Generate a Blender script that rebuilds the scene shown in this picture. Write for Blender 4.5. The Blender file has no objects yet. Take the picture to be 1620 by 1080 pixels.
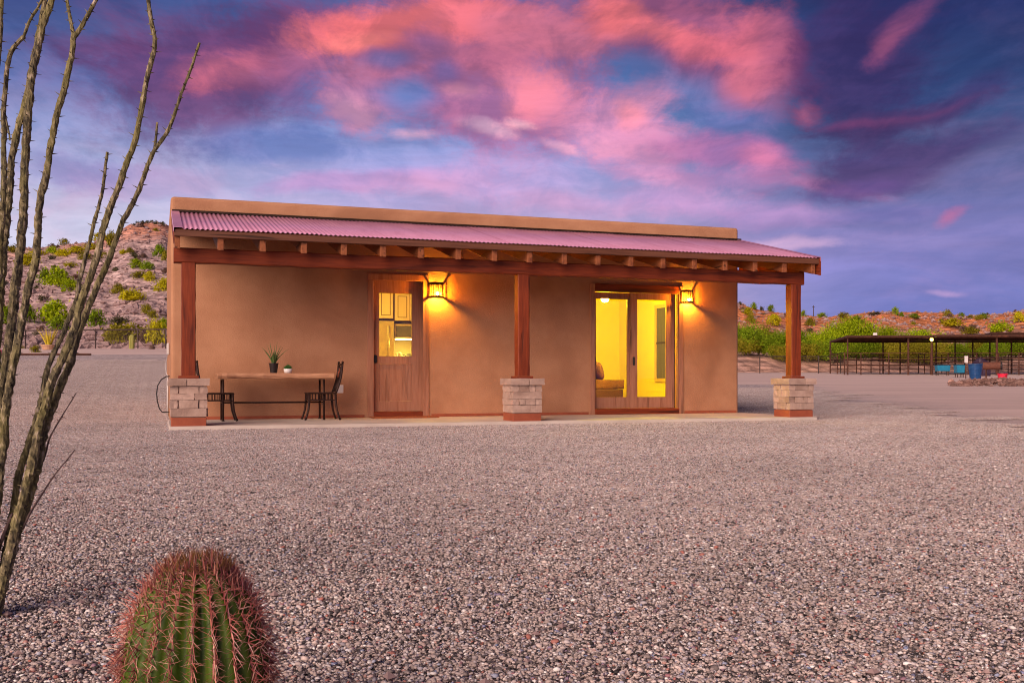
import bpy, bmesh, math, random
from math import sin, cos, tan, atan, pi, radians, sqrt, atan2, exp
from mathutils import Vector, Matrix, noise
import numpy as np

sc = bpy.context.scene
COL = sc.collection
R = random.Random(7)

# ------------------------------------------------------------------ camera, world, sun, exposure
TH = radians(19.26)          # heading to the right of the facade's normal
FPX, CU, HZ, EYE = 1603.0, 810.0, 598.0, 0.675
cd = bpy.data.cameras.new('camera'); cam = bpy.data.objects.new('camera', cd); COL.objects.link(cam)
cam.location = (0, 0, EYE); cam.rotation_euler = (pi/2, 0, -TH)
cd.sensor_width = 36.0; cd.lens = 36.0*FPX/1620.0; cd.shift_y = (HZ-540)/1620.0
cd.clip_start = 0.05; cd.clip_end = 4000
sc.camera = cam
sc.render.engine = 'CYCLES'
try:
    sc.cycles.use_denoising = True
    sc.cycles.denoiser = 'OPENIMAGEDENOISE'
    sc.cycles.denoising_input_passes = 'RGB_ALBEDO_NORMAL'
    sc.cycles.denoising_prefilter = 'ACCURATE'
except Exception:
    pass
sc.cycles.pixel_filter_type = 'BLACKMAN_HARRIS'; sc.cycles.filter_width = 1.05
sc.cycles.max_bounces = 8; sc.cycles.transparent_max_bounces = 12
sc.cycles.caustics_reflective = False; sc.cycles.caustics_refractive = False
sc.cycles.sample_clamp_indirect = 4.0
sc.view_settings.view_transform = 'Standard'; sc.view_settings.look = 'None'
sc.view_settings.exposure = 0.7; sc.view_settings.gamma = 1.0
sc.view_settings.use_curve_mapping = False

def lin(c):
    return tuple(((x/255)/12.92 if x/255 <= .04045 else ((x/255+.055)/1.055)**2.4) for x in c)

class NT:
    def __init__(s, nt): s.nt = nt; s.l = nt.links
    def n(s, typ, ins=None, **props):
        nd = s.nt.nodes.new(typ)
        for k, v in props.items(): setattr(nd, k, v)
        for k, v in (ins or {}).items():
            sk = nd.inputs[k]
            if isinstance(v, bpy.types.NodeSocket): s.l.new(v, sk)
            elif isinstance(v, (tuple, list)) and sk.type == 'RGBA' and len(v) == 3: sk.default_value = (*v, 1)
            else: sk.default_value = v
        return nd
    def math(s, op, a, b=0.0, c=None, clamp=False):
        i = {0: a, 1: b}
        if c is not None: i[2] = c
        return s.n('ShaderNodeMath', i, operation=op, use_clamp=clamp).outputs[0]
    def dot(s, a, v): return s.n('ShaderNodeVectorMath', {0: a, 1: v}, operation='DOT_PRODUCT').outputs['Value']
    def xyz(s, x, y, z=0.0): return s.n('ShaderNodeCombineXYZ', {0: x, 1: y, 2: z}).outputs[0]
    def noise(s, vec, scale, detail=4, rough=.55, dist=0.0, out='Fac'):
        return s.n('ShaderNodeTexNoise', {'Vector': vec, 'Scale': scale, 'Detail': detail, 'Roughness': rough, 'Distortion': dist}).outputs[out]
    def mapr(s, v, a, b, c=0.0, d=1.0, smooth=True):
        return s.n('ShaderNodeMapRange', {'Value': v, 'From Min': a, 'From Max': b, 'To Min': c, 'To Max': d},
                   interpolation_type='SMOOTHSTEP' if smooth else 'LINEAR').outputs[0]
    def mix(s, f, a, b, blend='MIX'):
        nd = s.nt.nodes.new('ShaderNodeMix'); nd.data_type = 'RGBA'; nd.blend_type = blend
        for idx, v in ((0, f), (6, a), (7, b)):
            sk = nd.inputs[idx]
            if isinstance(v, bpy.types.NodeSocket): s.l.new(v, sk)
            elif isinstance(v, (tuple, list)): sk.default_value = (*v[:3], 1)
            else: sk.default_value = v
        return nd.outputs[2]
    def ramp(s, f, stops, interp='LINEAR'):
        nd = s.n('ShaderNodeValToRGB', {0: f}); cr = nd.color_ramp; cr.interpolation = interp
        while len(cr.elements) < len(stops): cr.elements.new(.5)
        for e, (p, c) in zip(cr.elements, stops): e.position = p; e.color = (*c[:3], 1)
        return nd.outputs[0]

# world: dusk sky, a gradient of blue to lavender with drifting sunset clouds, all by direction
wd = bpy.data.worlds.new('World'); sc.world = wd; wd.use_nodes = True
wt = wd.node_tree; wt.nodes.clear(); S = NT(wt)
d = S.n('ShaderNodeTexCoord').outputs['Generated']
lat_ = S.dot(d, (cos(TH), -sin(TH), 0)); fwd_ = S.dot(d, (sin(TH), cos(TH), 0)); up_ = S.dot(d, (0, 0, 1))
az = S.math('ARCTAN2', lat_, fwd_)
hor = S.math('SQRT', S.math('ADD', S.math('MULTIPLY', lat_, lat_), S.math('MULTIPLY', fwd_, fwd_)))
el = S.math('DIVIDE', up_, S.math('MAXIMUM', hor, .02))
elc = S.math('MINIMUM', S.math('MAXIMUM', el, 0.0), 6.0)
q = S.xyz(az, elc)
den = S.math('ADD', S.math('MAXIMUM', up_, 0.0), .16)
p = S.xyz(S.math('DIVIDE', lat_, den), S.math('DIVIDE', fwd_, den))
side = S.math('SINE', az)                                     # -1 left of the view, +1 right, periodic
# base gradient
g_left = S.ramp(S.math('DIVIDE', elc, 0.60), [(0, lin((216,210,226))), (.25, lin((194,190,218))), (.36, lin((146,148,196))), (.45, lin((74,96,160))), (.57, lin((34,54,118))), (.72, lin((22,32,90))), (1, lin((26,32,86)))])
g_mid = S.ramp(S.math('DIVIDE', elc, 0.60), [(0, lin((206,188,214))), (.24, lin((184,158,204))), (.34, lin((150,144,202))), (.42, lin((98,130,194))), (.52, lin((68,102,166))), (.67, lin((56,76,140))), (1, lin((34,42,98)))])
g_right = S.ramp(S.math('DIVIDE', elc, 0.60), [(0, lin((84,94,180))), (.12, lin((100,104,180))), (.22, lin((112,106,174))), (.32, lin((70,82,138))), (.42, lin((28,58,114))), (.55, lin((10,32,94))), (.7, lin((8,18,76))), (1, lin((12,16,66)))])
base = S.mix(S.mapr(side, -.46, -.05), g_left, g_mid)
base = S.mix(S.mapr(side, .0, .36), base, g_right)
nis = S.n('ShaderNodeTexSky', sky_type='NISHITA', sun_disc=False, sun_elevation=radians(20), sun_rotation=radians(200))
base = S.mix(.04, base, S.mix(1.0, nis.outputs[0], (.06, .06, .06), 'MULTIPLY'))
# cloud textures
warp = S.noise(q, 5.0, 3, .5, out='Color')
wv = S.n('ShaderNodeVectorMath', {0: warp, 1: (.5, .5, .5)}, operation='SUBTRACT').outputs[0]
qs = S.n('ShaderNodeVectorMath', {0: wv, 1: (.10, .055, 0)}, operation='MULTIPLY').outputs[0]
qw = S.n('ShaderNodeVectorMath', {0: q, 1: qs}, operation='ADD').outputs[0]
qst = S.n('ShaderNodeVectorMath', {0: qw, 1: (6.0, 15.0, 1)}, operation='MULTIPLY').outputs[0]
f_st = S.noise(qst, 1.0, 7, .58, .3)
f_p = S.noise(p, 1.25, 8, .6, .45)
f_q = S.noise(S.n('ShaderNodeVectorMath', {0: p, 1: (1.0, .62, 1)}, operation='MULTIPLY').outputs[0], 3.4, 12, .70, .35)
f_iso = S.noise(qw, 17.0, 11, .72, .35)
f_fine = S.noise(S.n('ShaderNodeVectorMath', {0: qw, 1: (30, 62, 1)}, operation='MULTIPLY').outputs[0], 1.0, 9, .7, .3)
fb = S.math('ADD', S.math('ADD', S.math('MULTIPLY', f_q, .60), S.math('MULTIPLY', f_iso, .40)), S.math('MULTIPLY_ADD', f_fine, .26, -.13))
sky = base
# broad drifting veil that covers the whole dome
veil_c = S.mix(S.mapr(elc, .05, .5), lin((196,140,186)), lin((120,70,118)))
veil = S.math('MULTIPLY', S.mapr(f_p, .5, .76), S.mapr(side, .15, .6, .38, .15))
sky = S.mix(veil, sky, veil_c)
def blob(sky, u, v, ru, rv, ang, col, op, rag=2.9, core=-.25, f=None):
    a0 = atan((u-CU)/FPX); t0 = (HZ-v)/FPX*cos(a0)
    m = S.n('ShaderNodeMapping', {'Vector': qw, 'Location': (a0, t0, 0), 'Rotation': (0, 0, radians(ang)), 'Scale': (ru/FPX, rv/FPX, 1)}, vector_type='TEXTURE')
    ln = S.n('ShaderNodeVectorMath', {0: m.outputs[0]}, operation='LENGTH').outputs['Value']
    dd = S.math('MULTIPLY_ADD', S.math('SUBTRACT', f or fb, .5), rag, ln)
    w = S.mapr(dd, 1.15, core, 0.0, op)
    return S.mix(w, sky, lin(col))
BL = [  # centre, radii (in the photograph's angular scale), tilt, colour, cover
 (320,125,200,120,14,(104,52,104),.85), (470,60,150,80,14,(112,54,104),.75), (420,110,120,40,24,(172,76,108),.6),
 (330,120,70,36,20,(200,84,112),.75), (610,150,220,90,0,(118,98,160),.5),
 (790,150,200,115,-8,(176,94,140),.9), (555,140,85,80,10,(172,98,138),.8), (760,60,330,80,4,(166,78,112),.85),
 (640,32,190,52,12,(226,84,92),1.0), (560,64,90,20,14,(238,98,96),.95), (760,22,120,36,0,(214,86,104),.9), (860,50,120,40,-10,(190,90,120),.8),
 (660,60,60,36,0,(110,84,142),.6), (600,92,60,22,0,(86,96,160),.7), (640,150,70,34,0,(70,106,172),.85), (700,110,40,30,0,(96,92,158),.6), (430,235,150,34,0,(84,110,180),.6),
 (855,150,75,56,-10,(222,108,134),.95), (730,142,44,18,0,(216,120,146),.7), (900,190,60,50,-20,(196,110,150),.6),
 (560,185,80,34,-14,(206,132,164),.8), (650,216,40,14,-8,(216,156,186),.8), (775,208,60,18,-12,(224,158,186),.85), (825,197,34,12,-6,(240,160,178),.85),
 (1090,60,230,90,-32,(150,70,110),.9), (960,24,70,50,-40,(214,82,92),.95), (1040,48,100,26,-30,(218,84,96),.9), (1120,84,110,34,-22,(212,80,104),.9), (1180,70,80,70,-30,(196,78,106),.8),
 (1175,135,60,70,-50,(198,88,116),.8), (1215,95,50,110,-5,(158,72,112),.7), (1200,180,40,50,-70,(160,100,146),.6),
 (1010,95,70,40,-28,(72,98,158),.85), (1085,150,80,40,-30,(88,108,170),.75), (1150,200,90,40,-20,(104,104,170),.6),
 (1000,160,50,70,-62,(206,120,156),.75), (990,215,100,60,-14,(208,124,166),.85), (1000,185,24,40,40,(240,124,146),.8), (960,235,70,30,-25,(216,134,172),.75), (1055,235,70,50,-30,(206,124,166),.7),
 (900,240,50,12,-20,(226,150,180),.8), (1010,275,140,22,-12,(214,136,180),.75),
 (1150,250,120,34,-14,(170,98,158),.75), (1200,262,60,22,-14,(212,104,150),.75), (1290,300,110,14,-10,(214,116,164),.7), (1180,290,140,24,-8,(180,120,176),.6),
 (1350,110,150,150,0,(56,36,92),.8), (1262,190,32,26,0,(168,74,112),.7), (1440,40,26,90,-48,(120,60,108),.8), (1420,60,16,60,-50,(150,66,108),.5),
 (1440,182,190,22,9,(70,46,98),.85), (1560,140,120,26,16,(48,44,100),.8), (1360,196,110,9,6,(112,54,106),.7), (1490,170,110,8,12,(98,50,100),.5),
 (1420,262,200,44,14,(74,56,112),.9), (1360,300,120,20,10,(100,70,138),.7), (1560,245,130,22,16,(96,92,140),.6), (1530,280,90,30,16,(88,94,156),.5),
 (580,295,200,22,4,(180,134,190),.75), (690,300,150,26,3,(206,146,190),.75), (820,290,150,40,0,(186,150,204),.5), (900,325,180,22,-4,(206,150,196),.7), (1080,320,150,26,-6,(196,140,192),.7),
 (250,290,150,30,4,(170,140,186),.6), (110,270,120,26,0,(128,108,170),.6), (150,85,110,24,6,(98,52,104),.7),
 (1230,345,120,26,-4,(178,132,190),.7), (1245,392,110,12,-3,(214,168,204),.8), (1390,385,200,20,-2,(136,122,184),.5), (1400,340,150,18,4,(112,100,170),.5), (1495,340,40,12,25,(186,100,150),.7), (1490,466,32,6,2,(172,140,196),.8), (1300,430,150,16,0,(128,122,196),.5),
]
for b in BL:
    big_ = b[2]*b[3] > 4000
    sky = blob(sky, *b, rag=2.0 if big_ else 2.5, core=.4 if big_ else .05)
# billows and fine wisps over everything
bil = S.noise(S.n('ShaderNodeVectorMath', {0: p, 1: (1.0, .55, 1)}, operation='MULTIPLY').outputs[0], 6.5, 10, .64, .5)
rose = S.mix(1.0, sky, (1.16, 1.12, 1.12), 'MULTIPLY'); blue_ = S.mix(1.0, sky, (.70, .86, .96), 'MULTIPLY')
bilk = S.mix(S.mapr(bil, .39, .61), blue_, rose)
sky = S.mix(S.mapr(elc, .10, .30, .22, .95), sky, bilk)
wis = S.mapr(S.noise(S.n('ShaderNodeVectorMath', {0: qw, 1: (4.5, 34, 1)}, operation='MULTIPLY').outputs[0], 1.0, 6, .62, .3), .3, .72, .86, 1.12, smooth=False)
sky = S.mix(1.0, sky, S.xyz(wis, wis, wis), 'MULTIPLY')
sky = S.n('ShaderNodeHueSaturation', {'Color': sky, 'Saturation': .90, 'Value': 1.05}).outputs[0]
bg = S.n('ShaderNodeBackground', {'Color': sky, 'Strength': .70})
wo = S.n('ShaderNodeOutputWorld'); wt.links.new(bg.outputs[0], wo.inputs[0])

# soft afterglow from the west, behind the camera and to its left
sd = bpy.data.lights.new('sun', 'SUN'); sd.energy = 3.2; sd.angle = radians(50); sd.color = (1.0, .745, .61)
sun = bpy.data.objects.new('sun', sd); COL.objects.link(sun)
sel, saz = radians(23), TH + pi + radians(28)     # azimuth measured clockwise from +Y
sv = Vector((sin(saz)*cos(sel), cos(saz)*cos(sel), sin(sel)))
sun.rotation_euler = sv.to_track_quat('Z', 'Y').to_euler(); sun.location = (0, -20, 30)

# ------------------------------------------------------------------ placement helpers
def W(u, z):                       # a bearing in the photograph and a distance along the view -> ground plan X, Y
    l = (u-CU)/FPX*z
    return (l*cos(TH)+z*sin(TH), -l*sin(TH)+z*cos(TH))
def lz(X, Y): return (X*cos(TH)-Y*sin(TH), X*sin(TH)+Y*cos(TH))
def U(u, Y): return Y*tan(atan((u-CU)/FPX)+TH)
def ZV(v, X, Y): return EYE-(v-HZ)*lz(X, Y)[1]/FPX
def sm(a, b, x):
    t = max(0.0, min(1.0, (x-a)/(b-a))); return t*t*(3-2*t)
def ground_h(X, Y):
    l, z = lz(X, Y)
    r = l/max(z, 1.0); dd = min(max(0.0, z-18.0), 110)
    hr = .0166*dd*dd/(dd+6)
    hl = 3.4*(1-exp(-(dd/36)**1.3))
    k = sm(0.0, -.3, r) if False else 1-sm(-.3, 0.0, r)
    return hr*(1-k)+hl*k

# ------------------------------------------------------------------ materials
M = {}
def material(name):
    m = bpy.data.materials.new(name); m.use_nodes = True; m.node_tree.nodes.clear(); M[name] = m
    return m, NT(m.node_tree)
def finish(m, T, shader, disp=None):
    o = T.n('ShaderNodeOutputMaterial'); T.l.new(shader, o.inputs[0])
def simple(name, c1, c2=None, scale=6.0, stretch=(1, 1, 1), rough=.75, bump=0.0, bscale=60.0, bstretch=None, metal=0.0, detail=6, spec=.3, c3=None, bdist=.004, contrast=(.3, .7), rand=True, vary=.0):
    m, T = material(name)
    tc = T.n('ShaderNodeTexCoord').outputs['Object']
    if rand:
        oi = T.n('ShaderNodeObjectInfo').outputs['Random']
        off = T.math('MULTIPLY', oi, 37.0)
        tc = T.n('ShaderNodeVectorMath', {0: tc, 1: T.xyz(off, off, off)}, operation='ADD').outputs[0]
    v = T.n('ShaderNodeVectorMath', {0: tc, 1: stretch}, operation='MULTIPLY').outputs[0]
    f = T.noise(v, scale, detail, .6)
    col = T.mix(T.mapr(f, *contrast), c1, c2 or c1)
    if c3:
        f2 = T.noise(v, scale*.23, 4, .6, .5)
        col = T.mix(T.mapr(f2, .5, .72), col, c3)
    if vary:
        oi2 = T.n('ShaderNodeObjectInfo').outputs['Random']
        k = T.mapr(oi2, 0, 1, 1-vary, 1+vary, smooth=False)
        col = T.mix(1.0, col, T.xyz(k, k, k), 'MULTIPLY')
    ins = {'Base Color': col, 'Roughness': rough, 'Metallic': metal, 'Specular IOR Level': spec}
    if bump:
        vb = T.n('ShaderNodeVectorMath', {0: tc, 1: bstretch or stretch}, operation='MULTIPLY').outputs[0]
        bn = T.n('ShaderNodeBump', {'Height': T.noise(vb, bscale, 6, .65), 'Strength': bump, 'Distance': bdist})
        ins['Normal'] = bn.outputs[0]
    bs = T.n('ShaderNodeBsdfPrincipled', ins)
    finish(m, T, bs.outputs[0]); return m
def emit(name, col, strength):
    m, T = material(name); e = T.n('ShaderNodeEmission', {'Color': col, 'Strength': strength}); finish(m, T, e.outputs[0]); return m

simple('stucco', (.40,.195,.108), (.47,.245,.14), 2.2, rough=.92, bump=.7, bscale=48, c3=(.33,.16,.09), bdist=.014, spec=.15, rand=False)
def wood(name, stretch, c1, c2, c3, rough=.6, sc_=9, crack=.75):
    m, T = material(name)
    tc = T.n('ShaderNodeTexCoord').outputs['Object']
    off = T.math('MULTIPLY', T.n('ShaderNodeObjectInfo').outputs['Random'], 37.0)
    tc = T.n('ShaderNodeVectorMath', {0: tc, 1: T.xyz(off, off, off)}, operation='ADD').outputs[0]
    v = T.n('ShaderNodeVectorMath', {0: tc, 1: stretch}, operation='MULTIPLY').outputs[0]
    kn = T.n('ShaderNodeTexVoronoi', {'Vector': v, 'Scale': 1.1}).outputs['Distance']          # knots bend the grain
    kk = T.mapr(kn, .04, .16, 1.0, 0.0)
    vk = T.n('ShaderNodeVectorMath', {0: v, 1: T.xyz(T.math('MULTIPLY', kk, .25), T.math('MULTIPLY', kk, .25), T.math('MULTIPLY', kk, .25))}, operation='ADD').outputs[0]
    f = T.noise(vk, sc_, 8, .62)
    col = T.mix(T.mapr(f, .32, .68), c1, c2)
    col = T.mix(T.mapr(T.noise(v, sc_*.22, 4, .6, .5), .48, .72), col, c3)
    col = T.mix(T.math('MULTIPLY', kk, .8), col, tuple(x*.28 for x in c1))
    cr = T.math('MULTIPLY', T.mapr(T.noise(vk, 2.6, 3, .5), .60, .645), T.mapr(T.noise(v, 1.1, 2), .45, .6))   # drying checks
    col = T.mix(T.math('MULTIPLY', cr, crack), col, tuple(x*.10 for x in c1))
    h = T.math('SUBTRACT', f, T.math('MULTIPLY', cr, 2.0))
    bn = T.n('ShaderNodeBump', {'Height': h, 'Strength': .5, 'Distance': .004})
    bs = T.n('ShaderNodeBsdfPrincipled', {'Base Color': col, 'Roughness': rough, 'Specular IOR Level': .3, 'Normal': bn.outputs[0]}); finish(m, T, bs.outputs[0]); return m
RW = ((.155,.024,.006), (.235,.040,.010), (.070,.011,.004))
wood('redwood_upright', (5, 5, .35), *RW); wood('redwood_along', (.35, 5, 5), *RW); wood('redwood_deep', (5, .35, 5), *RW)
wood('rafter_wood', (5, .5, 5), (.22,.065,.022), (.29,.095,.036), (.13,.035,.014))
wood('fascia_wood', (.3, 5, 5), (.115,.042,.023), (.15,.058,.032), (.08,.028,.015))
wood('door_wood', (6, 6, .4), (.33,.145,.085), (.40,.185,.11), (.27,.11,.06), crack=.15)
wood('table_wood', (.5, 6, 6), (.44,.21,.115), (.56,.30,.17), (.26,.11,.06))
simple('soffit_board', (.22,.06,.02), (.3,.09,.03), 8, (.4, 5, 5), .7, bump=.2, bscale=16)
simple('limestone', (.36,.24,.195), (.46,.325,.265), 7, rough=.9, bump=.6, bscale=28, c3=(.28,.18,.14), bdist=.012, vary=.12)
simple('red_tile', (.25,.06,.03), (.32,.085,.04), 6, rough=.55, bump=.15, bscale=40)
simple('concrete', (.50,.42,.37), (.58,.50,.44), 3, rough=.85, bump=.2, bscale=80, c3=(.44,.36,.31))
simple('dark_iron', (.022,.010,.008), (.045,.02,.014), 12, rough=.5, metal=.4, bump=.15, bscale=60, c3=(.06,.025,.014))
simple('lantern_iron', (.025,.013,.009), (.045,.025,.015), 20, rough=.55, metal=.5)
simple('black_handle', (.012,.010,.010), (.02,.018,.016), 12, rough=.4)
simple('dark_gap', (.03,.012,.008), rough=.8)
simple('white_plastic', (.72,.68,.64), (.78,.74,.70), 6, rough=.4)
simple('grey_box', (.50,.47,.46), (.58,.55,.54), 5, rough=.5)
simple('black_rubber', (.012,.010,.011), (.02,.018,.02), 12, rough=.5)
simple('black_pot', (.018,.012,.012), (.03,.02,.018), 12, rough=.45)
simple('white_ceramic', (.78,.76,.74), rough=.25)
simple('potting_soil', (.05,.03,.02), (.09,.06,.04), 60, rough=.95)
simple('aloe_green', (.06,.12,.03), (.12,.2,.06), 6, (1, 1, .3), rough=.5)
simple('succulent_green', (.04,.13,.03), (.09,.22,.05), 30, rough=.6)
simple('mat_brown', (.24,.065,.025), (.32,.10,.04), 60, rough=.95, bump=.5, bscale=200)
simple('yellow_wall', (.80,.66,.03), (.83,.69,.035), 1.5, rough=.85, bump=.1, bscale=60, rand=False)
simple('kitchen_wall', (.78,.60,.30), (.82,.64,.33), 1.5, rough=.85, rand=False)
simple('interior_floor', (.22,.10,.04), (.28,.13,.05), 4, rough=.5)
simple('cabinet_white', (.72,.55,.40), (.76,.59,.44), 3, (3,3,.5), rough=.5)
simple('cabinet_groove', (.20,.10,.06), rough=.7)
simple('steel', (.62,.55,.45), (.7,.63,.52), 10, (1,1,12), rough=.3, metal=.9)
simple('microwave_dark', (.12,.10,.09), (.15,.125,.11), 8, rough=.35)
simple('chair_fabric', (.10,.032,.014), (.19,.075,.035), 30, rough=.9, c3=(.05,.016,.009))
simple('chair_base', (.055,.017,.006), (.08,.025,.009), 8, (.5,3,3), rough=.6)
simple('blind_grey', (.07,.06,.055), (.11,.095,.085), 3, (1,14,.7), rough=.7)
simple('frame_yellow', (.62,.40,.08), rough=.6)
simple('rust_pipe', (.055,.022,.014), (.10,.04,.025), 6, rough=.75, c3=(.16,.06,.035), metal=.2)
simple('rust_roof', (.05,.022,.016), (.09,.04,.028), 1.2, rough=.7, metal=.2)
simple('fence_steel', (.05,.033,.03), (.08,.055,.05), 6, rough=.6, metal=.5)
simple('blue_plastic', (.008,.045,.14), (.012,.06,.18), 5, rough=.4, c3=(.02,.09,.2))
simple('trough_blue', (.01,.15,.26), (.02,.19,.31), 5, rough=.4)
simple('rust_drum', (.10,.035,.022), (.15,.055,.032), 7, rough=.75, bump=.2, bscale=30, c3=(.10,.035,.03))
simple('drum_black', (.012,.010,.010), (.03,.02,.02), 7, rough=.6)
simple('red_plastic', (.62,.015,.05), (.7,.03,.07), 5, rough=.4)
simple('stand_in_dark', (.025,.012,.028), (.05,.03,.05), 4, rough=.5, c3=(.12,.08,.12))
simple('barn_red', (.22,.05,.025), (.28,.07,.035), 2, rough=.7)
simple('pile_rock', (.20,.10,.08), (.36,.22,.18), 4, rough=.9, c3=(.09,.04,.03), vary=.6)
simple('hill_rock', (.27,.18,.18), (.42,.29,.27), 1.5, rough=.95, c3=(.18,.12,.125), vary=.3)
simple('yellow_leaf', (.50,.38,.02), (.62,.50,.04), 6, rough=.6)
simple('terracotta_tan', (.42,.25,.15), (.5,.31,.2), 6, rough=.8)
simple('column_cactus', (.22,.24,.05), (.32,.31,.09), 8, (8,8,1), rough=.8, c3=(.35,.28,.08))
simple('trunk_bark', (.10,.07,.045), (.17,.12,.08), 6, (4,4,.6), rough=.9)
simple('pole_wood', (.07,.05,.05), rough=.9)
def leafmat(name, c1, c2):
    m, T = material(name)
    rp = T.n('ShaderNodeNewGeometry').outputs['Random Per Island']
    oi = T.n('ShaderNodeObjectInfo').outputs['Random']
    col = T.mix(rp, c1, c2)
    k = T.mapr(oi, 0, 1, .78, 1.22, smooth=False)
    col = T.mix(1.0, col, T.xyz(k, k, T.math('MULTIPLY', k, .9)), 'MULTIPLY')
    a = T.n('ShaderNodeBsdfDiffuse', {'Color': col}); b = T.n('ShaderNodeBsdfTranslucent', {'Color': col})
    x = T.n('ShaderNodeMixShader', {0: .3, 1: a.outputs[0], 2: b.outputs[0]})
    finish(m, T, x.outputs[0])
leafmat('leaf_bright', (.20,.31,.010), (.40,.48,.015)); leafmat('leaf_yellow', (.38,.36,.012), (.56,.50,.02))
leafmat('leaf_green', (.12,.20,.012), (.26,.36,.02)); leafmat('leaf_olive', (.18,.17,.015), (.33,.29,.03))
leafmat('leaf_dark', (.06,.06,.035), (.13,.12,.06)); leafmat('leaf_brown', (.14,.085,.075), (.26,.17,.14))

def glass_mat(name, tint=(1, 1, 1)):
    m, T = material(name)
    fr = T.n('ShaderNodeFresnel', {'IOR': 1.45})
    tr = T.n('ShaderNodeBsdfTransparent', {'Color': tint}); gl = T.n('ShaderNodeBsdfGlossy', {'Roughness': .01})
    x = T.n('ShaderNodeMixShader', {0: fr.outputs[0], 1: tr.outputs[0], 2: gl.outputs[0]}); finish(m, T, x.outputs[0])
glass_mat('clear_glass', (.97, .97, .95))
m, T = material('amber_mica')
tr = T.n('ShaderNodeBsdfTransparent', {'Color': (1, .75, .4)}); tl = T.n('ShaderNodeBsdfTranslucent', {'Color': (.8, .5, .2)})
x = T.n('ShaderNodeMixShader', {0: .10, 1: tr.outputs[0], 2: tl.outputs[0]}); finish(m, T, x.outputs[0])
emit('lantern_glow', (1, .42, .028), 2700); emit('room_glow', (1, .78, .03), 1450); emit('kitchen_glow', (1, .70, .07), 380)
emit('under_cabinet_glow', (1, .80, .18), 40); emit('barn_glow', (1, .86, .10), 9)

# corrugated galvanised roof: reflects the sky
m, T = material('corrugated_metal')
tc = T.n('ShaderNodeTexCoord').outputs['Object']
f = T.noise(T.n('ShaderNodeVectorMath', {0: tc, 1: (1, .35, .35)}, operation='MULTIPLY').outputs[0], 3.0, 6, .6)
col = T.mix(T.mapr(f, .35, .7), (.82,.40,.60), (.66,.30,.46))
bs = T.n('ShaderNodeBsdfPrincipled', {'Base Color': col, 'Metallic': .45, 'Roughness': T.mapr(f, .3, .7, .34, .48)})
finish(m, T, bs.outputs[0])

# gravel stones: colour per stone
STONES = [(0, (0.02, 0.02, 0.02)), (0.1, (0.107, 0.087, 0.089)), (0.24, (0.356, 0.288, 0.263)), (0.4, (0.533, 0.427, 0.387)), (0.54, (0.398, 0.334, 0.325)), (0.66, (0.626, 0.509, 0.459)), (0.76, (0.325, 0.298, 0.341)), (0.83, (0.709, 0.622, 0.582)), (0.89, (0.377, 0.129, 0.099)), (0.925, (0.2, 0.242, 0.387)), (0.955, (0.813, 0.766, 0.736)), (1, (0.833, 0.787, 0.757))]
m, T = material('gravel_stone')
at = T.n('ShaderNodeAttribute', attribute_name='stone').outputs['Fac']
pos = T.n('ShaderNodeNewGeometry').outputs['Position']
col = T.ramp(at, STONES, 'LINEAR')
big = T.mapr(T.noise(pos, .55, 5, .6), .3, .7, .86, 1.12, smooth=False)
fine = T.mapr(T.noise(pos, 26, 4, .7), .25, .75, .66, 1.3, smooth=False)
k = T.math('MULTIPLY', big, fine)
col = T.mix(1.0, col, T.xyz(k, k, k), 'MULTIPLY')
bs = T.n('ShaderNodeBsdfPrincipled', {'Base Color': col, 'Roughness': .8, 'Specular IOR Level': .3}); finish(m, T, bs.outputs[0])

# ground sheet: gravel under and beyond the loose stones, pink dirt past the yard's edge
m, T = material('ground_soil')
pos = T.n('ShaderNodeNewGeometry').outputs['Position']
la = T.dot(pos, (cos(TH), -sin(TH), 0)); zz = T.dot(pos, (sin(TH), cos(TH), 0))
vo = T.n('ShaderNodeTexVoronoi', {'Vector': pos, 'Scale': 62.0})
hsh = T.n('ShaderNodeSeparateColor', {0: vo.outputs['Color']}).outputs[0]
gcol = T.ramp(hsh, STONES)
vo2 = T.n('ShaderNodeTexVoronoi', {'Vector': pos, 'Scale': 9.0})
h2 = T.mapr(T.n('ShaderNodeSeparateColor', {0: vo2.outputs['Color']}).outputs[1], 0, 1, .72, 1.28, smooth=False)
n1 = T.mapr(T.noise(pos, .5, 6, .62), .3, .7, .92, 1.22, smooth=False)
dk = T.mapr(vo.outputs['Distance'], .2, .75, 1.18, .62)
gk = T.math('MULTIPLY', T.math('MULTIPLY', n1, h2), T.math('MULTIPLY', dk, 1.22))
gcol = T.mix(1.0, gcol, T.xyz(gk, gk, gk), 'MULTIPLY')
strk = T.noise(T.xyz(T.math('MULTIPLY', la, .10), T.math('MULTIPLY', zz, .55)), 1.0, 6, .6, .3)
dn = T.noise(pos, 2.2, 8, .65)
dcol = T.mix(T.mapr(strk, .32, .68), (.56,.415,.37), (.72,.555,.50))
dcol = T.mix(T.mapr(dn, .35, .75, 0, .6), dcol, (.66,.51,.45))
e1 = T.math('SUBTRACT', la, T.math('MULTIPLY_ADD', zz, .157, 5.5))
wob = T.math('MULTIPLY', T.math('SUBTRACT', T.noise(pos, .35, 6, .65), .5), 5.0)
mk = T.mapr(T.math('ADD', e1, wob), -1.6, 1.8)
mk2 = T.mapr(T.math('ADD', zz, T.math('MULTIPLY', wob, .15)), 46.0, 47.0)
mk = T.math('MAXIMUM', mk, mk2)
col = T.mix(mk, gcol, dcol)
hgt = T.math('ADD', T.math('MULTIPLY', T.math('SUBTRACT', 1.0, vo.outputs['Distance']), .012), T.math('MULTIPLY', dn, .03))
bn = T.n('ShaderNodeBump', {'Height': hgt, 'Strength': .25, 'Distance': 1.0})
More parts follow.
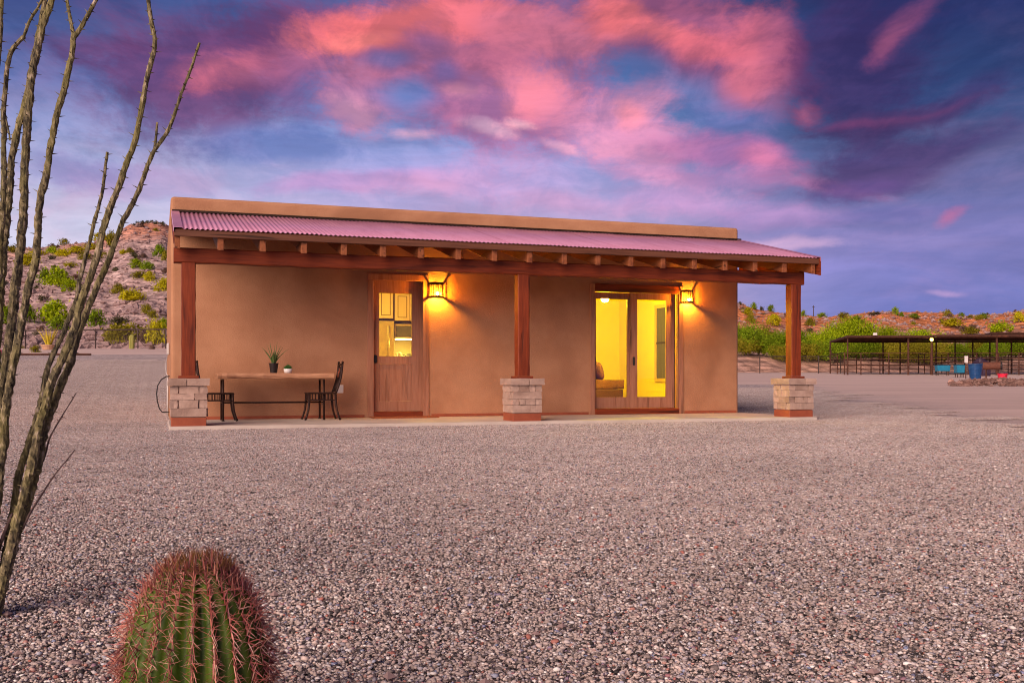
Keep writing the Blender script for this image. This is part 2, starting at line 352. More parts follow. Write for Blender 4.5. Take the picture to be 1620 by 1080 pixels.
bs = T.n('ShaderNodeBsdfPrincipled', {'Base Color': col, 'Roughness': .92, 'Specular IOR Level': .15, 'Normal': bn.outputs[0]}); finish(m, T, bs.outputs[0])

def hillmat(name, cA, cB, cGlow, z0, z1):
    m, T = material(name)
    pos = T.n('ShaderNodeNewGeometry').outputs['Position']
    ps = T.n('ShaderNodeVectorMath', {0: pos, 1: (1, 1, 2.2)}, operation='MULTIPLY').outputs[0]
    a = T.noise(ps, .16, 8, .68, .3); b = T.noise(ps, .9, 6, .65)
    vo = T.n('ShaderNodeTexVoronoi', {'Vector': ps, 'Scale': .75})
    col = T.mix(T.mapr(a, .35, .65), cA, cB)
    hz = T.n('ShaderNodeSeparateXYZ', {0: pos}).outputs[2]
    cap = T.mapr(T.math('ADD', hz, T.math('MULTIPLY', T.math('SUBTRACT', a, .5), 14.0)), z0, z1)     # warm sunset glow on the hilltops, put into the soil colour by height
    col = T.mix(cap, col, cGlow)
    k = T.math('MULTIPLY', T.mapr(b, .3, .72, .70, 1.22, smooth=False), T.mapr(vo.outputs['Distance'], .15, .8, 1.12, .70))
    col = T.mix(1.0, col, T.xyz(k, k, k), 'MULTIPLY')
    bn = T.n('ShaderNodeBump', {'Height': T.math('ADD', b, T.math('SUBTRACT', 1.0, vo.outputs['Distance'])), 'Strength': .9, 'Distance': .55})
    bs = T.n('ShaderNodeBsdfPrincipled', {'Base Color': col, 'Roughness': .95, 'Specular IOR Level': .1, 'Normal': bn.outputs[0]}); finish(m, T, bs.outputs[0])
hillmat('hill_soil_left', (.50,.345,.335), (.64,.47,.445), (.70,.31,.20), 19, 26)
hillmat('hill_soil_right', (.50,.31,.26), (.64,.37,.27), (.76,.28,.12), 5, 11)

# cactus and ocotillo
simple('cactus_skin', (.035,.075,.006), (.095,.15,.012), 9, (6,6,1.5), rough=.55, c3=(.13,.17,.03))
m, T = material('spine_red')
rp = T.n('ShaderNodeNewGeometry').outputs['Random Per Island']
col = T.ramp(rp, [(0, (.08,.022,.022)), (.28, (.26,.06,.055)), (.54, (.50,.15,.12)), (.76, (.62,.28,.21)), (.90, (.68,.48,.36)), (1, (.36,.06,.12))])
bs = T.n('ShaderNodeBsdfPrincipled', {'Base Color': col, 'Roughness': .55}); finish(m, T, bs.outputs[0])
m, T = material('spine_tan')
rp = T.n('ShaderNodeNewGeometry').outputs['Random Per Island']
col = T.ramp(rp, [(0, (.10,.04,.015)), (.5, (.22,.09,.03)), (1, (.38,.20,.07))])
bs = T.n('ShaderNodeBsdfPrincipled', {'Base Color': col, 'Roughness': .6}); finish(m, T, bs.outputs[0])
m, T = material('ocotillo_bark')
tc = T.n('ShaderNodeTexCoord').outputs['Object']
st = T.n('ShaderNodeVectorMath', {0: tc, 1: (75, 75, 34)}, operation='MULTIPLY').outputs[0]
a = T.noise(st, 1.0, 6, .65, .6)
b = T.noise(tc, 5.0, 4, .6)
col = T.ramp(a, [(.36, (.015,.011,.009)), (.47, (.09,.075,.04)), (.57, (.22,.18,.09)), (.68, (.46,.38,.29))])
col = T.mix(T.mapr(b, .45, .65, 0, .5), col, (.20,.18,.045))
bn = T.n('ShaderNodeBump', {'Height': a, 'Strength': .8, 'Distance': .006})
bs = T.n('ShaderNodeBsdfPrincipled', {'Base Color': col, 'Roughness': .85, 'Normal': bn.outputs[0]}); finish(m, T, bs.outputs[0])
simple('twig_dark', (.05,.03,.035), (.10,.065,.06), 30, rough=.9)

# ------------------------------------------------------------------ object helpers
def link(o): COL.objects.link(o); return o
def me_from(bm, name, mat, smooth=False):
    me = bpy.data.meshes.new(name); bm.normal_update(); bm.to_mesh(me); bm.free()
    if mat: me.materials.append(M[mat])
    if smooth: me.polygons.foreach_set('use_smooth', [True]*len(me.polygons))
    return me
WORLD = {}
def obj(name, bm, mat, parent=None, smooth=False, local=False, me=None):
    """a mesh; when its thing is an Empty in the world and local is False, the mesh is given in world coordinates"""
    if me is None: me = me_from(bm, name, mat, smooth)
    o = bpy.data.objects.new(name, me)
    if parent is not None:
        o.parent = parent
        if not local and parent.type == 'EMPTY':
            o.matrix_parent_inverse = (Matrix.Translation(parent.location) @ parent.rotation_euler.to_matrix().to_4x4()).inverted()
    return link(o)
def tag(o, label=None, cat=None, group=None, kind=None):
    if label: o['label'] = label
    if cat: o['category'] = cat
    if group: o['group'] = group
    if kind: o['kind'] = kind
    return o
def thing(name, label, cat, loc=(0, 0, 0), rz=0.0, group=None):
    o = bpy.data.objects.new(name, None); link(o); o.location = loc; o.rotation_euler = (0, 0, rz); o.empty_display_size = .2
    return tag(o, label, cat, group)
def copy_tree(o, parent=None):
    c = o.copy(); link(c)
    if parent is not None: c.parent = parent
    for ch in list(o.children): copy_tree(ch, c)
    return c
def NB(): return bmesh.new()
def box(bm, x0, x1, y0, y1, z0, z1, bev=0.0, seg=1):
    r = bmesh.ops.create_cube(bm, size=1.0)
    vs = r['verts']
    for v in vs:
        v.co = Vector(((x0+x1)/2+v.co.x*(x1-x0), (y0+y1)/2+v.co.y*(y1-y0), (z0+z1)/2+v.co.z*(z1-z0)))
    if bev:
        es = list({e for v in vs for e in v.link_edges})
        bmesh.ops.bevel(bm, geom=es, offset=bev, segments=seg, affect='EDGES', profile=.5)
    return vs
def rough_block(bm, x0, x1, y0, y1, z0, z1, jit, rng, cuts=1):
    r = bmesh.ops.create_cube(bm, size=1.0); vs = r['verts']
    es = list({e for v in vs for e in v.link_edges})
    bmesh.ops.subdivide_edges(bm, edges=es, cuts=cuts, use_grid_fill=True)
    allv = list(bm.verts)
    for v in allv:
        c = v.co
        e = 1 - .0
        v.co = Vector(((x0+x1)/2+c.x*(x1-x0), (y0+y1)/2+c.y*(y1-y0), (z0+z1)/2+c.z*(z1-z0))) + Vector((rng.uniform(-jit, jit), rng.uniform(-jit, jit), rng.uniform(-jit, jit)*.5))
def tube(bm, pts, radii, n=8, cap=True, jit=0.0, rng=None, ell=1.0):
    pts = [Vector(p_) for p_ in pts]; rings = []
    if not isinstance(radii, (list, tuple)): radii = [radii]*len(pts)
    ref = Vector((0, 0, 1))
    if abs((pts[-1]-pts[0]).normalized().dot(ref)) > .9: ref = Vector((1, 0, 0))
    for i, P in enumerate(pts):
        t = (pts[min(i+1, len(pts)-1)]-pts[max(i-1, 0)]).normalized()
        s = t.cross(ref).normalized(); b = s.cross(t)
        rr = radii[i]; ring = []
        for k in range(n):
            a = 2*pi*k/n; q_ = rr*(1+(rng.uniform(-jit, jit) if jit else 0))
            ring.append(bm.verts.new(P+s*cos(a)*q_+b*sin(a)*q_*ell))
        rings.append(ring)
    for i in range(len(rings)-1):
        for k in range(n):
            bm.faces.new((rings[i][k], rings[i][(k+1) % n], rings[i+1][(k+1) % n], rings[i+1][k]))
    if cap:
        bm.faces.new(rings[0][::-1]); bm.faces.new(rings[-1])
def lathe(bm, prof, c=(0, 0, 0), n=16, a0=0, a1=2*pi):
    full = abs(a1-a0-2*pi) < 1e-6; cnt = n if full else n+1; rings = []
    for r_, z_ in prof:
        rings.append([bm.verts.new((c[0]+r_*cos(a0+(a1-a0)*k/n), c[1]+r_*sin(a0+(a1-a0)*k/n), c[2]+z_)) for k in range(cnt)])
    for i in range(len(rings)-1):
        for k in range(n):
            k2 = (k+1) % cnt
            bm.faces.new((rings[i][k], rings[i][k2], rings[i+1][k2], rings[i+1][k]))
    return rings
def cone(bm, p0, p1, r, n=3, mid=None):
    p0, p1 = Vector(p0), Vector(p1); t = (p1-p0).normalized()
    ref = Vector((0, 0, 1)) if abs(t.z) < .9 else Vector((1, 0, 0))
    s = t.cross(ref).normalized(); b = s.cross(t)
    base_ = [bm.verts.new(p0+(s*cos(2*pi*k/n)+b*sin(2*pi*k/n))*r) for k in range(n)]
    if mid is not None:
        md = Vector(mid); m2 = [bm.verts.new(md+(s*cos(2*pi*k/n)+b*sin(2*pi*k/n))*r*.6) for k in range(n)]
        for k in range(n): bm.faces.new((base_[k], base_[(k+1) % n], m2[(k+1) % n], m2[k]))
        base_ = m2
    tip = bm.verts.new(p1)
    for k in range(n): bm.faces.new((base_[k], base_[(k+1) % n], tip))
def prism(bm, pts2, y0, y1, axis='Y'):
    """extrude an outline of (x, z) from y0 to y1 (or (y, z) along X)"""
    f = (lambda a, b, y: (a, y, b)) if axis == 'Y' else (lambda a, b, y: (y, a, b))
    A = [bm.verts.new(f(a, b, y0)) for a, b in pts2]; B = [bm.verts.new(f(a, b, y1)) for a, b in pts2]
    n = len(A)
    bm.faces.new(A); bm.faces.new(B[::-1])
    for k in range(n): bm.faces.new((A[k], B[k], B[(k+1) % n], A[(k+1) % n]))
    bmesh.ops.recalc_face_normals(bm, faces=bm.faces[:])
# ------------------------------------------------------------------ ground, hills
def grid_mesh(name, rows, mat, smooth=True):
    nr, nc = len(rows), len(rows[0])
    verts = [p_ for r_ in rows for p_ in r_]
    faces = [(i*nc+k, i*nc+k+1, (i+1)*nc+k+1, (i+1)*nc+k) for i in range(nr-1) for k in range(nc-1)]
    me = bpy.data.meshes.new(name); me.from_pydata(verts, [], faces); me.materials.append(M[mat])
    if smooth: me.polygons.foreach_set('use_smooth', [True]*len(faces))
    me.update(); return me
rows = []
rad = [0.0, 2, 4, 6, 9, 12, 15, 18, 20, 22, 24, 26, 29, 32, 35, 38, 41, 44, 47, 50, 54, 58, 62, 66, 70, 76, 82, 90, 100, 115, 140, 180, 240, 340, 500, 800, 1400]
for r_ in rad:
    row = []
    for k in range(121):
        a = 2*pi*k/120; X, Y = r_*sin(a), r_*cos(a)
        hh = ground_h(X, Y) - .012
        if r_ > 150: hh -= (r_-150)*.02 if Y > 0 else 0
        row.append((X, Y, hh))
    rows.append(row)
g = obj('ground', None, None, me=grid_mesh('ground', rows, 'ground_soil')); tag(g, 'pinkish gravel yard running out to bare dirt', kind='structure')

def interp(tab, x):
    if x <= tab[0][0]: return tab[0][1]
    for (a, b), (c, d_) in zip(tab, tab[1:]):
        if x <= c:
            t = (x-a)/(c-a); t = t*t*(3-2*t) if False else t
            return b+(d_-b)*t
    return tab[-1][1]
LC = [(-900,470),(-400,455),(-150,425),(0,404),(60,399),(110,393),(150,385),(178,376),(192,364),(206,355),(230,353),(258,354),(270,362),(300,380),(360,398),(450,430),(600,480),(760,540)]
RC = [(760,560),(900,520),(1000,490),(1100,472),(1150,474),(1172,480),(1200,489),(1240,496),(1290,502),(1350,501),(1380,498),(1420,498),(1470,500),(1520,502),(1570,500),(1620,494),(1750,484),(1950,470),(2300,480)]
def hill_z(kind, u, z):
    if kind == 'L': z0, zc, tab, lo = 70, 182, LC, .7
    else: z0, zc, tab, lo = 94, 240, RC, .7
    X, Y = W(u, z)
    b = ground_h(*W(u, z0))-.9
    top = EYE+(HZ-interp(tab, u))*zc/FPX
    t = (z-z0)/(zc-z0)
    n1 = noise.fractal(Vector((X*.022, Y*.022, 3.1 if kind == 'L' else 8.7)), .9, 2.0, 6)
    n2 = noise.fractal(Vector((X*.16, Y*.16, 1.7)), .8, 2.1, 5)
    if t <= 1:
        s_ = (.45*t + .55*sm(0, 1, t))
        if kind == 'R': s_ = .25*t+.75*sm(.10, 1, t)
    else: s_ = 1-.5*(t-1)-.8*(t-1)**2
    amp = max(0, min(1, t*4))*max(0.0, 1-max(0.0, (t-.72)/.28)*.86) if t < 1 else .14
    h = b+(top-b)*s_ + (n1*2.6+n2*.75)*amp + n2*.18*min(1, max(t*6, 0))
    if kind == 'R': h += 2.3*sm(94, 103, z)*(1-sm(.3, .9, t))
    return h
def hill_pt(kind, u, z):
    X, Y = W(u, z); return (X, Y, hill_z(kind, u, z))
def hill_find(kind, u, v):
    """the nearest distance at which the slope shows at height v in bearing u"""
    z0, zc = (70, 182) if kind == 'L' else (94, 240)
    z = z0+1.0
    while z < zc:
        X, Y = W(u, z); h = max(hill_z(kind, u, z), ground_h(X, Y))
        if HZ-(h-EYE)*FPX/z <= v: return z
        z += .8
    return zc
def make_hill(kind, u0, u1, du, mat, label):
    zs = ([70+2.0*i for i in range(63)]+[200, 215, 240, 280]) if kind == 'L' else ([94+1.6*i for i in range(12)]+[114+3.0*i for i in range(46)]+[255, 275, 310, 360])
    rows = [[hill_pt(kind, u0+du*k, z) for k in range(int((u1-u0)/du)+1)] for z in zs]
    o = obj('hill', None, None, me=grid_mesh('hill', rows, mat)); tag(o, label, kind='structure')
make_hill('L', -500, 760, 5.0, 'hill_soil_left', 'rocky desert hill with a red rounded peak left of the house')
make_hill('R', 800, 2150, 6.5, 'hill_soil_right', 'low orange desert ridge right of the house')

# loose stones on the slopes
def rock_mesh(name, items, mat):
    verts, faces = [], []
    for (x, y, z, s_) in items:
        o_ = len(verts); rz = R.uniform(0, 6.28)
        for (a, b, c) in ((1,0,.1),(.1,1,0),(-1,.1,.1),(0,-1,.1),(.15,.1,.75),(0,0,-.6)):
            jx, jy, jz = (R.uniform(.7, 1.25) for _ in range(3))
            ax, ay = a*jx*s_, b*jy*s_
            verts.append((x+ax*cos(rz)-ay*sin(rz), y+ax*sin(rz)+ay*cos(rz), z+c*jz*s_))
        for f_ in ((0,1,4),(1,2,4),(2,3,4),(3,0,4),(1,0,5),(2,1,5),(3,2,5),(0,3,5)): faces.append(tuple(o_+i for i in f_))
    me = bpy.data.meshes.new(name); me.from_pydata(verts, [], faces); me.materials.append(M[mat]); return me
its = []
for _ in range(5200):
    u = R.uniform(-150, 330); z = 72+R.random()**1.3*106
    X, Y, h = hill_pt('L', u, z); its.append((X, Y, h, R.choice((.12,.16,.2,.28,.45))*R.uniform(.7, 1.3)))
tag(obj('hillside_rocks', None, None, me=rock_mesh('hillside_rocks', its, 'hill_rock')), 'loose grey and mauve rocks scattered over the left hillside', kind='stuff')
its = []
for _ in range(3600):
    u = R.uniform(1150, 1800); z = 112+R.random()*125
    X, Y, h = hill_pt('R', u, z); its.append((X, Y, h, R.choice((.16,.22,.3,.5))*R.uniform(.7, 1.3)))
tag(obj('hillside_rocks', None, None, me=rock_mesh('hillside_rocks', its, 'hill_rock')), 'loose rocks scattered over the right ridge', kind='stuff')

# ------------------------------------------------------------------ gravel: one tile of stones laid again and again over the yard
def build_gravel():
    rng = np.random.default_rng(3)
    t = (1+5**.5)/2
    ico = np.array([(-1,t,0),(1,t,0),(-1,-t,0),(1,-t,0),(0,-1,t),(0,1,t),(0,-1,-t),(0,1,-t),(t,0,-1),(t,0,1),(-t,0,-1),(-t,0,1)])/sqrt(1+t*t)
    fc = np.array([(0,11,5),(0,5,1),(0,1,7),(0,7,10),(0,10,11),(1,5,9),(5,11,4),(11,10,2),(10,7,6),(7,1,8),(3,9,4),(3,4,2),(3,2,6),(3,6,8),(3,8,9),(4,9,5),(2,4,11),(6,2,10),(8,6,7),(9,8,1)])
    N = 16500
    cx = rng.uniform(-.5, .5, N); cy = rng.uniform(-.5, .5, N)
    r_ = np.clip(rng.lognormal(math.log(.0045), .32, N), .0022, .011)
    cz = rng.uniform(-.003, .0045, N)
    sx = rng.uniform(.75, 1.35, N); sy = rng.uniform(.7, 1.15, N); sz = rng.uniform(.40, .70, N)
    pts = ico[None]*(1+rng.uniform(-.34, .30, (N, 12, 1)))
    pts = pts*np.stack([sx, sy, sz], 1)[:, None, :]*r_[:, None, None]
    a, b = rng.uniform(0, 6.28, N), rng.uniform(-.5, .5, N)
    ca, sa, cb, sb = np.cos(a)[:, None], np.sin(a)[:, None], np.cos(b)[:, None], np.sin(b)[:, None]
    x, y, z = pts[..., 0], pts[..., 1], pts[..., 2]
    y, z = y*cb-z*sb, y*sb+z*cb
    x, y = x*ca-y*sa, x*sa+y*ca
    V = np.stack([x+cx[:, None], y+cy[:, None], z+cz[:, None]], 2).reshape(-1, 3)
    Fc = (fc[None]+(np.arange(N)*12)[:, None, None]).reshape(-1, 3)
    # sites of the tiles
    sites, rots = [], []
    i0, i1, j0, j1 = -26, 36, -5, 46
    for i in range(i0, i1):
        for j in range(j0, j1):
            X, Y = i+.5, j+.5
            l, zc = lz(X, Y)
            if zc < -1.5 or zc > 40: continue
            if abs(l) > max(zc, 0)*.58+4.5: continue
            if X > .9 and X < 9.9 and Y > 14.9: continue            # under the house
            if l-(.157*zc+5.5) > R.uniform(-1.2, .3): continue        # bare dirt begins here
            h = ground_h(X, Y); e = .5
            gx = (ground_h(X+e, Y)-ground_h(X-e, Y)); gy = (ground_h(X, Y+e)-ground_h(X, Y-e))
            k = R.randrange(4); rz = k*pi/2
            nx, ny = -gx*cos(rz)-gy*sin(rz), gx*sin(rz)-gy*cos(rz)
            sites.append((X, Y, h)); rots.append((-atan(ny) if True else 0, atan(nx), rz))
    ns = len(sites)
    Vall = np.concatenate([V, np.array(sites)])
    me = bpy.data.meshes.new('gravel')
    me.vertices.add(len(Vall)); me.vertices.foreach_set('co', Vall.astype(np.float32).ravel())
    nf = len(Fc); me.loops.add(nf*3); me.loops.foreach_set('vertex_index', Fc.astype(np.int32).ravel())
    me.polygons.add(nf); me.polygons.foreach_set('loop_start', np.arange(0, nf*3, 3, dtype=np.int32))
    me.update(calc_edges=True)
    at = me.attributes.new('site', 'FLOAT', 'POINT'); at.data.foreach_set('value', np.concatenate([np.zeros(N*12), np.ones(ns)]).astype(np.float32))
    at = me.attributes.new('stone', 'FLOAT', 'POINT'); at.data.foreach_set('value', np.concatenate([np.repeat(rng.random(N), 12), np.zeros(ns)]).astype(np.float32))
    rv = np.zeros((len(Vall), 3), np.float32); rv[-ns:] = np.array(rots)
    at = me.attributes.new('turn', 'FLOAT_VECTOR', 'POINT'); at.data.foreach_set('vector', rv.ravel())
    me.materials.append(M['gravel_stone'])
    o = link(bpy.data.objects.new('gravel', me))
    ng = bpy.data.node_groups.new('gravel_tiles', 'GeometryNodeTree')
    ng.interface.new_socket('Geometry', in_out='INPUT', socket_type='NodeSocketGeometry')
    ng.interface.new_socket('Geometry', in_out='OUTPUT', socket_type='NodeSocketGeometry')
    nn = ng.nodes; L = ng.links
    gi, go = nn.new('NodeGroupInput'), nn.new('NodeGroupOutput')
    na = nn.new('GeometryNodeInputNamedAttribute'); na.data_type = 'FLOAT'; na.inputs['Name'].default_value = 'site'
    cmp_ = nn.new('FunctionNodeCompare'); cmp_.data_type = 'FLOAT'; cmp_.operation = 'GREATER_THAN'; cmp_.inputs[1].default_value = .5
    L.new(na.outputs[0], cmp_.inputs[0])
    sp = nn.new('GeometryNodeSeparateGeometry'); sp.domain = 'POINT'
    L.new(gi.outputs[0], sp.inputs[0]); L.new(cmp_.outputs[0], sp.inputs[1])
    nt_ = nn.new('GeometryNodeInputNamedAttribute'); nt_.data_type = 'FLOAT_VECTOR'; nt_.inputs['Name'].default_value = 'turn'
    er = nn.new('FunctionNodeEulerToRotation'); L.new(nt_.outputs[0], er.inputs[0])
    ip = nn.new('GeometryNodeInstanceOnPoints')
    L.new(sp.outputs[0], ip.inputs['Points']); L.new(sp.outputs[1], ip.inputs['Instance']); L.new(er.outputs[0], ip.inputs['Rotation'])
    L.new(ip.outputs[0], go.inputs[0])
    md = o.modifiers.new('gravel_tiles', 'NODES'); md.node_group = ng
    tag(o, 'crushed pinkish grey gravel covering the yard', kind='stuff')
build_gravel()

# ------------------------------------------------------------------ house
XL, XR, YW, YB = .18, 9.95, 16.0, 23.0
ZS, ZTOP = .05, 3.40
house = thing('house', 'low tan stucco house with a pink metal porch roof on three timber posts', 'house', ((XL+XR)/2, YW, 0))
door_x0, door_x1, door_z1 = 3.165, 4.135, 2.335-.02     # opening inside the casing
slid_x0, slid_x1, slid_z1 = 7.05, 8.78, 2.27
def wall_grid(bm, xs, zs, y, holes, flip=False):
    V = {}
    def gv(x, z):
        if (x, z) not in V: V[(x, z)] = bm.verts.new((x, y, z))
        return V[(x, z)]
    for i in range(len(xs)-1):
        for k in range(len(zs)-1):
            cx, cz = (xs[i]+xs[i+1])/2, (zs[k]+zs[k+1])/2
            if any(a < cx < b and c < cz < d_ for a, b, c, d_ in holes): continue
            q_ = [gv(xs[i], zs[k]), gv(xs[i+1], zs[k]), gv(xs[i+1], zs[k+1]), gv(xs[i], zs[k+1])]
            bm.faces.new(q_[::-1] if flip else q_)
    return V
holes = [(door_x0, door_x1, 0, door_z1), (slid_x0, slid_x1, 0, slid_z1)]
xs = [XL, door_x0, door_x1, slid_x0, slid_x1, XR]; zs = [0.0, slid_z1, door_z1, ZTOP]
bm = NB(); V = wall_grid(bm, xs, zs, YW, holes)
bl = {z: bm.verts.new((XL, YB, z)) for z in (0.0, ZTOP)}; br = {z: bm.verts.new((XR, YB, z)) for z in (0.0, ZTOP)}
bm.faces.new([V[(XL, z)] for z in zs][::1] + [bl[ZTOP], bl[0.0]])
bm.faces.new([V[(XR, z)] for z in zs[::-1]] + [br[0.0], br[ZTOP]])
bm.faces.new([V[(x_, ZTOP)] for x_ in xs] + [br[ZTOP], bl[ZTOP]])
bm.faces.new([bl[0.0], bl[ZTOP], br[ZTOP], br[0.0]])
for a, b, c, d_ in holes:     # reveals
    for (p_, q_) in (((a, 0.0), (a, d_)), ((a, d_), (b, d_)), ((b, d_), (b, 0.0))):
        path = [pz for pz in ([p_] + [(p_[0], z) for z in zs if p_[0] == q_[0] and min(p_[1], q_[1]) < z < max(p_[1], q_[1])] + [q_])]
        if p_[1] > q_[1]: path = [path[0]] + sorted(path[1:-1], key=lambda t: -t[1]) + [path[-1]]
        for s0, s1 in zip(path, path[1:]):
            v0, v1 = V[s0], V[s1]
            v2, v3 = bm.verts.new((s1[0], YW+.30, s1[1])), bm.verts.new((s0[0], YW+.30, s0[1]))
            bm.faces.new((v0, v1, v2, v3))
bmesh.ops.recalc_face_normals(bm, faces=bm.faces[:])
ed = []
for e in bm.edges:
    a, b = e.verts[0].co, e.verts[1].co
    onx = [abs(a.x-t) < 1e-5 and abs(b.x-t) < 1e-5 for t in (XL, XR)]
    top = abs(a.z-ZTOP) < 1e-5 and abs(b.z-ZTOP) < 1e-5
    fr = abs(a.y-YW) < 1e-5 and abs(b.y-YW) < 1e-5
    if (any(onx) and (top or fr)) or (top and fr): ed.append(e)
bmesh.ops.bevel(bm, geom=ed, offset=.055, segments=4, affect='EDGES', profile=.5)
w_ = obj('wall', bm, 'stucco', house)
w_.data.polygons.foreach_set('use_smooth', [False]*len(w_.data.polygons))

# dark weep strip along the foot of the wall
for a, b in ((XL+.06, 3.10), (4.20, 6.98), (8.84, XR-.06)):
    bm = NB(); box(bm, a, b, YW-.012, YW+.01, ZS, ZS+.045); obj('base_strip', bm, 'red_tile', house)

# rooms behind the two openings
def room(name, x0, x1, y0, y1, z0, z1, mat, hole):
    bm = NB(); xs_ = [x0, hole[0], hole[1], x1]; zs_ = [z0, hole[3], z1]
    V = wall_grid(bm, xs_, zs_, y0, [hole], True)
    b = {(x, z): bm.verts.new((x, y1, z)) for x in (x0, x1) for z in (z0, z1)}
    bm.faces.new([V[(x0, z)] for z in zs_] + [b[(x0, z1)], b[(x0, z0)]])
    bm.faces.new([V[(x1, z)] for z in zs_] + [b[(x1, z1)], b[(x1, z0)]])
    bm.faces.new([b[(x0, z0)], b[(x0, z1)], b[(x1, z1)], b[(x1, z0)]])
    bm.faces.new([V[(x, z1)] for x in xs_] + [b[(x1, z1)], b[(x0, z1)]])
    w_ = obj('interior_wall', bm, mat, house)
    bm = NB(); box(bm, x0+.01, x1-.01, y0-.2, y1-.01, z0-.03, z0+.012); obj('interior_floor', bm, 'interior_floor', house)
RY0 = YW+.304
room('kitchen', .5, 5.40, RY0, 21.6, .06, 2.80, 'kitchen_wall', (door_x0, door_x1, .06, door_z1))
room('living', 5.60, 9.65, RY0, 20.4, .06, 2.80, 'yellow_wall', (slid_x0, slid_x1, .06, slid_z1))

# porch roof
YE, ZE, ZR = 13.66, 2.595, 3.165
def roof_z(y): return ZE+(y-YE)*(ZR-ZE)/(YW-.01-YE)
X0R, X1R = .20, 9.99
pitch = .0635; nper = int((X1R-X0R-.09)/pitch); per_panel = 14
xstart = X0R+.09
k0 = 0; pi_ = 0
while k0 < nper:
    k1 = min(nper, k0+per_panel); bm = NB(); row0, row1, row2 = [], [], []
    lift = .004 if pi_ % 2 else 0.0
    for s_ in range((k1-k0)*6+1):
        x = xstart+(k0+s_/6)*pitch; zz = .0085*cos(2*pi*s_/6)+lift
        row0.append(bm.verts.new((x, YE, ZE+zz))); row1.append(bm.verts.new((x, (YE+YW)/2, roof_z((YE+YW)/2)+zz))); row2.append(bm.verts.new((x, YW-.01, ZR+zz)))
    for a, b in ((row0, row1), (row1, row2)):
        for s_ in range(len(a)-1): bm.faces.new((a[s_], a[s_+1], b[s_+1], b[s_]))
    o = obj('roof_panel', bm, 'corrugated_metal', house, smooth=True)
    md = o.modifiers.new('thickness', 'SOLIDIFY'); md.thickness = .0018
    k0 = k1; pi_ += 1
def slope_box(bm, x0, x1, y0, y1, t0, t1):
    """a piece that follows the roof: from t0 to t1 below the roof line"""
    vs = [bm.verts.new((x, y, roof_z(y)-t)) for x in (x0, x1) for y in (y0, y1) for t in (t0, t1)]
    for f_ in ((0,1,3,2),(4,6,7,5),(0,4,5,1),(2,3,7,6),(0,2,6,4),(1,5,7,3)): bm.faces.new([vs[i] for i in f_])
    bmesh.ops.recalc_face_normals(bm, faces=bm.faces[:])
bm = NB(); slope_box(bm, X0R-.012, X0R+.10, YE-.004, YW-.012, -.016, -.012); slope_box(bm, X0R-.012, X0R-.008, YE-.004, YW-.012, -.012, .045); obj('gable_flashing', bm, 'corrugated_metal', house)
bm = NB(); slope_box(bm, X1R-.10, X1R+.012, YE-.004, YW-.012, -.016, -.012); slope_box(bm, X1R+.008, X1R+.012, YE-.004, YW-.012, -.012, .05); obj('gable_flashing', bm, 'corrugated_metal', house)
bm = NB(); box(bm, X0R, X1R-.02, YW-.055, YW-.004, ZR-.004, ZR+.03); obj('wall_flashing', bm, 'lantern_iron', house)
bm = NB(); box(bm, X0R-.005, X1R+.005, YE+.015, YE+.055, 2.497, 2.582, .004); obj('fascia', bm, 'fascia_wood', house)
# decking boards under the metal
nb = 15; bw = (YW-.03-YE-.06)/nb
mesh_ = None
for k in range(nb):
    y0 = YE+.06+k*bw; bm = NB(); slope_box(bm, X0R+.02, X1R-.02, y0+.003, y0+bw-.003, .012, .034)
    obj('deck_board', bm, 'soffit_board', house)
# rafters
NRF = 19
for k in range(NRF):
    xc = .235+k*(9.905-.235)/(NRF-1)
    end = k in (0, NRF-1)
    bm = NB(); hw = .038 if not end else .034
    slope_box(bm, xc-hw, xc+hw, YE+.058, YW-.004, .036, .268)
    bmesh.ops.bevel(bm, geom=bm.edges[:], offset=.004, segments=1, affect='EDGES')
    bmesh.ops.translate(bm, vec=(0, 0, R.uniform(-.004, .004)), verts=bm.verts[:])
    obj('rafter', bm, 'rafter_wood', house)
bm = NB(); slope_box(bm, X1R-.012, X1R+.02, YE+.005, YW-.004, .012, .28); obj('barge_board', bm, 'redwood_deep', house)
bm = NB(); slope_box(bm, X0R-.012, X0R-.004, YE+.06, YW-.06, .05, .21); obj('barge_board', bm, 'redwood_deep', house)
bm = NB(); prism(bm, [(14.04, 2.38), (14.04, roof_z(14.04)-.04), (YW-.02, roof_z(YW-.02)-.04), (YW-.02, 2.50)], X1R-.052, X1R-.034, 'X'); obj('gable_board', bm, 'redwood_deep', house)
# beam and posts
def hewn(bm, x0, x1, y0, y1, z0, z1, axis, n, jit, bev):
    """a timber with slightly uneven faces"""
    L0, L1 = (x0, x1) if axis == 'x' else (z0, z1)
    rings = []
    for i in range(n+1):
        t = L0+(L1-L0)*i/n
        a0, a1 = (y0, y1) if axis == 'x' else (x0, x1)
        b0, b1 = (z0, z1) if axis == 'x' else (y0, y1)
        j = [R.uniform(-jit, jit) for _ in range(4)]
        pr = [(a0+bev, b0+j[0]), (a1-bev, b0+j[0]), (a1+j[1], b0+bev), (a1+j[1], b1-bev), (a1-bev, b1+j[2]), (a0+bev, b1+j[2]), (a0+j[3], b1-bev), (a0+j[3], b0+bev)]
        rings.append([bm.verts.new((t, a, b) if axis == 'x' else (a, b, t)) for a, b in pr])
    for i in range(n):
        for k in range(8): bm.faces.new((rings[i][k], rings[i][(k+1) % 8], rings[i+1][(k+1) % 8], rings[i+1][k]))
    bm.faces.new(rings[0][::-1]); bm.faces.new(rings[-1]); bmesh.ops.recalc_face_normals(bm, faces=bm.faces[:])
PY = 14.13
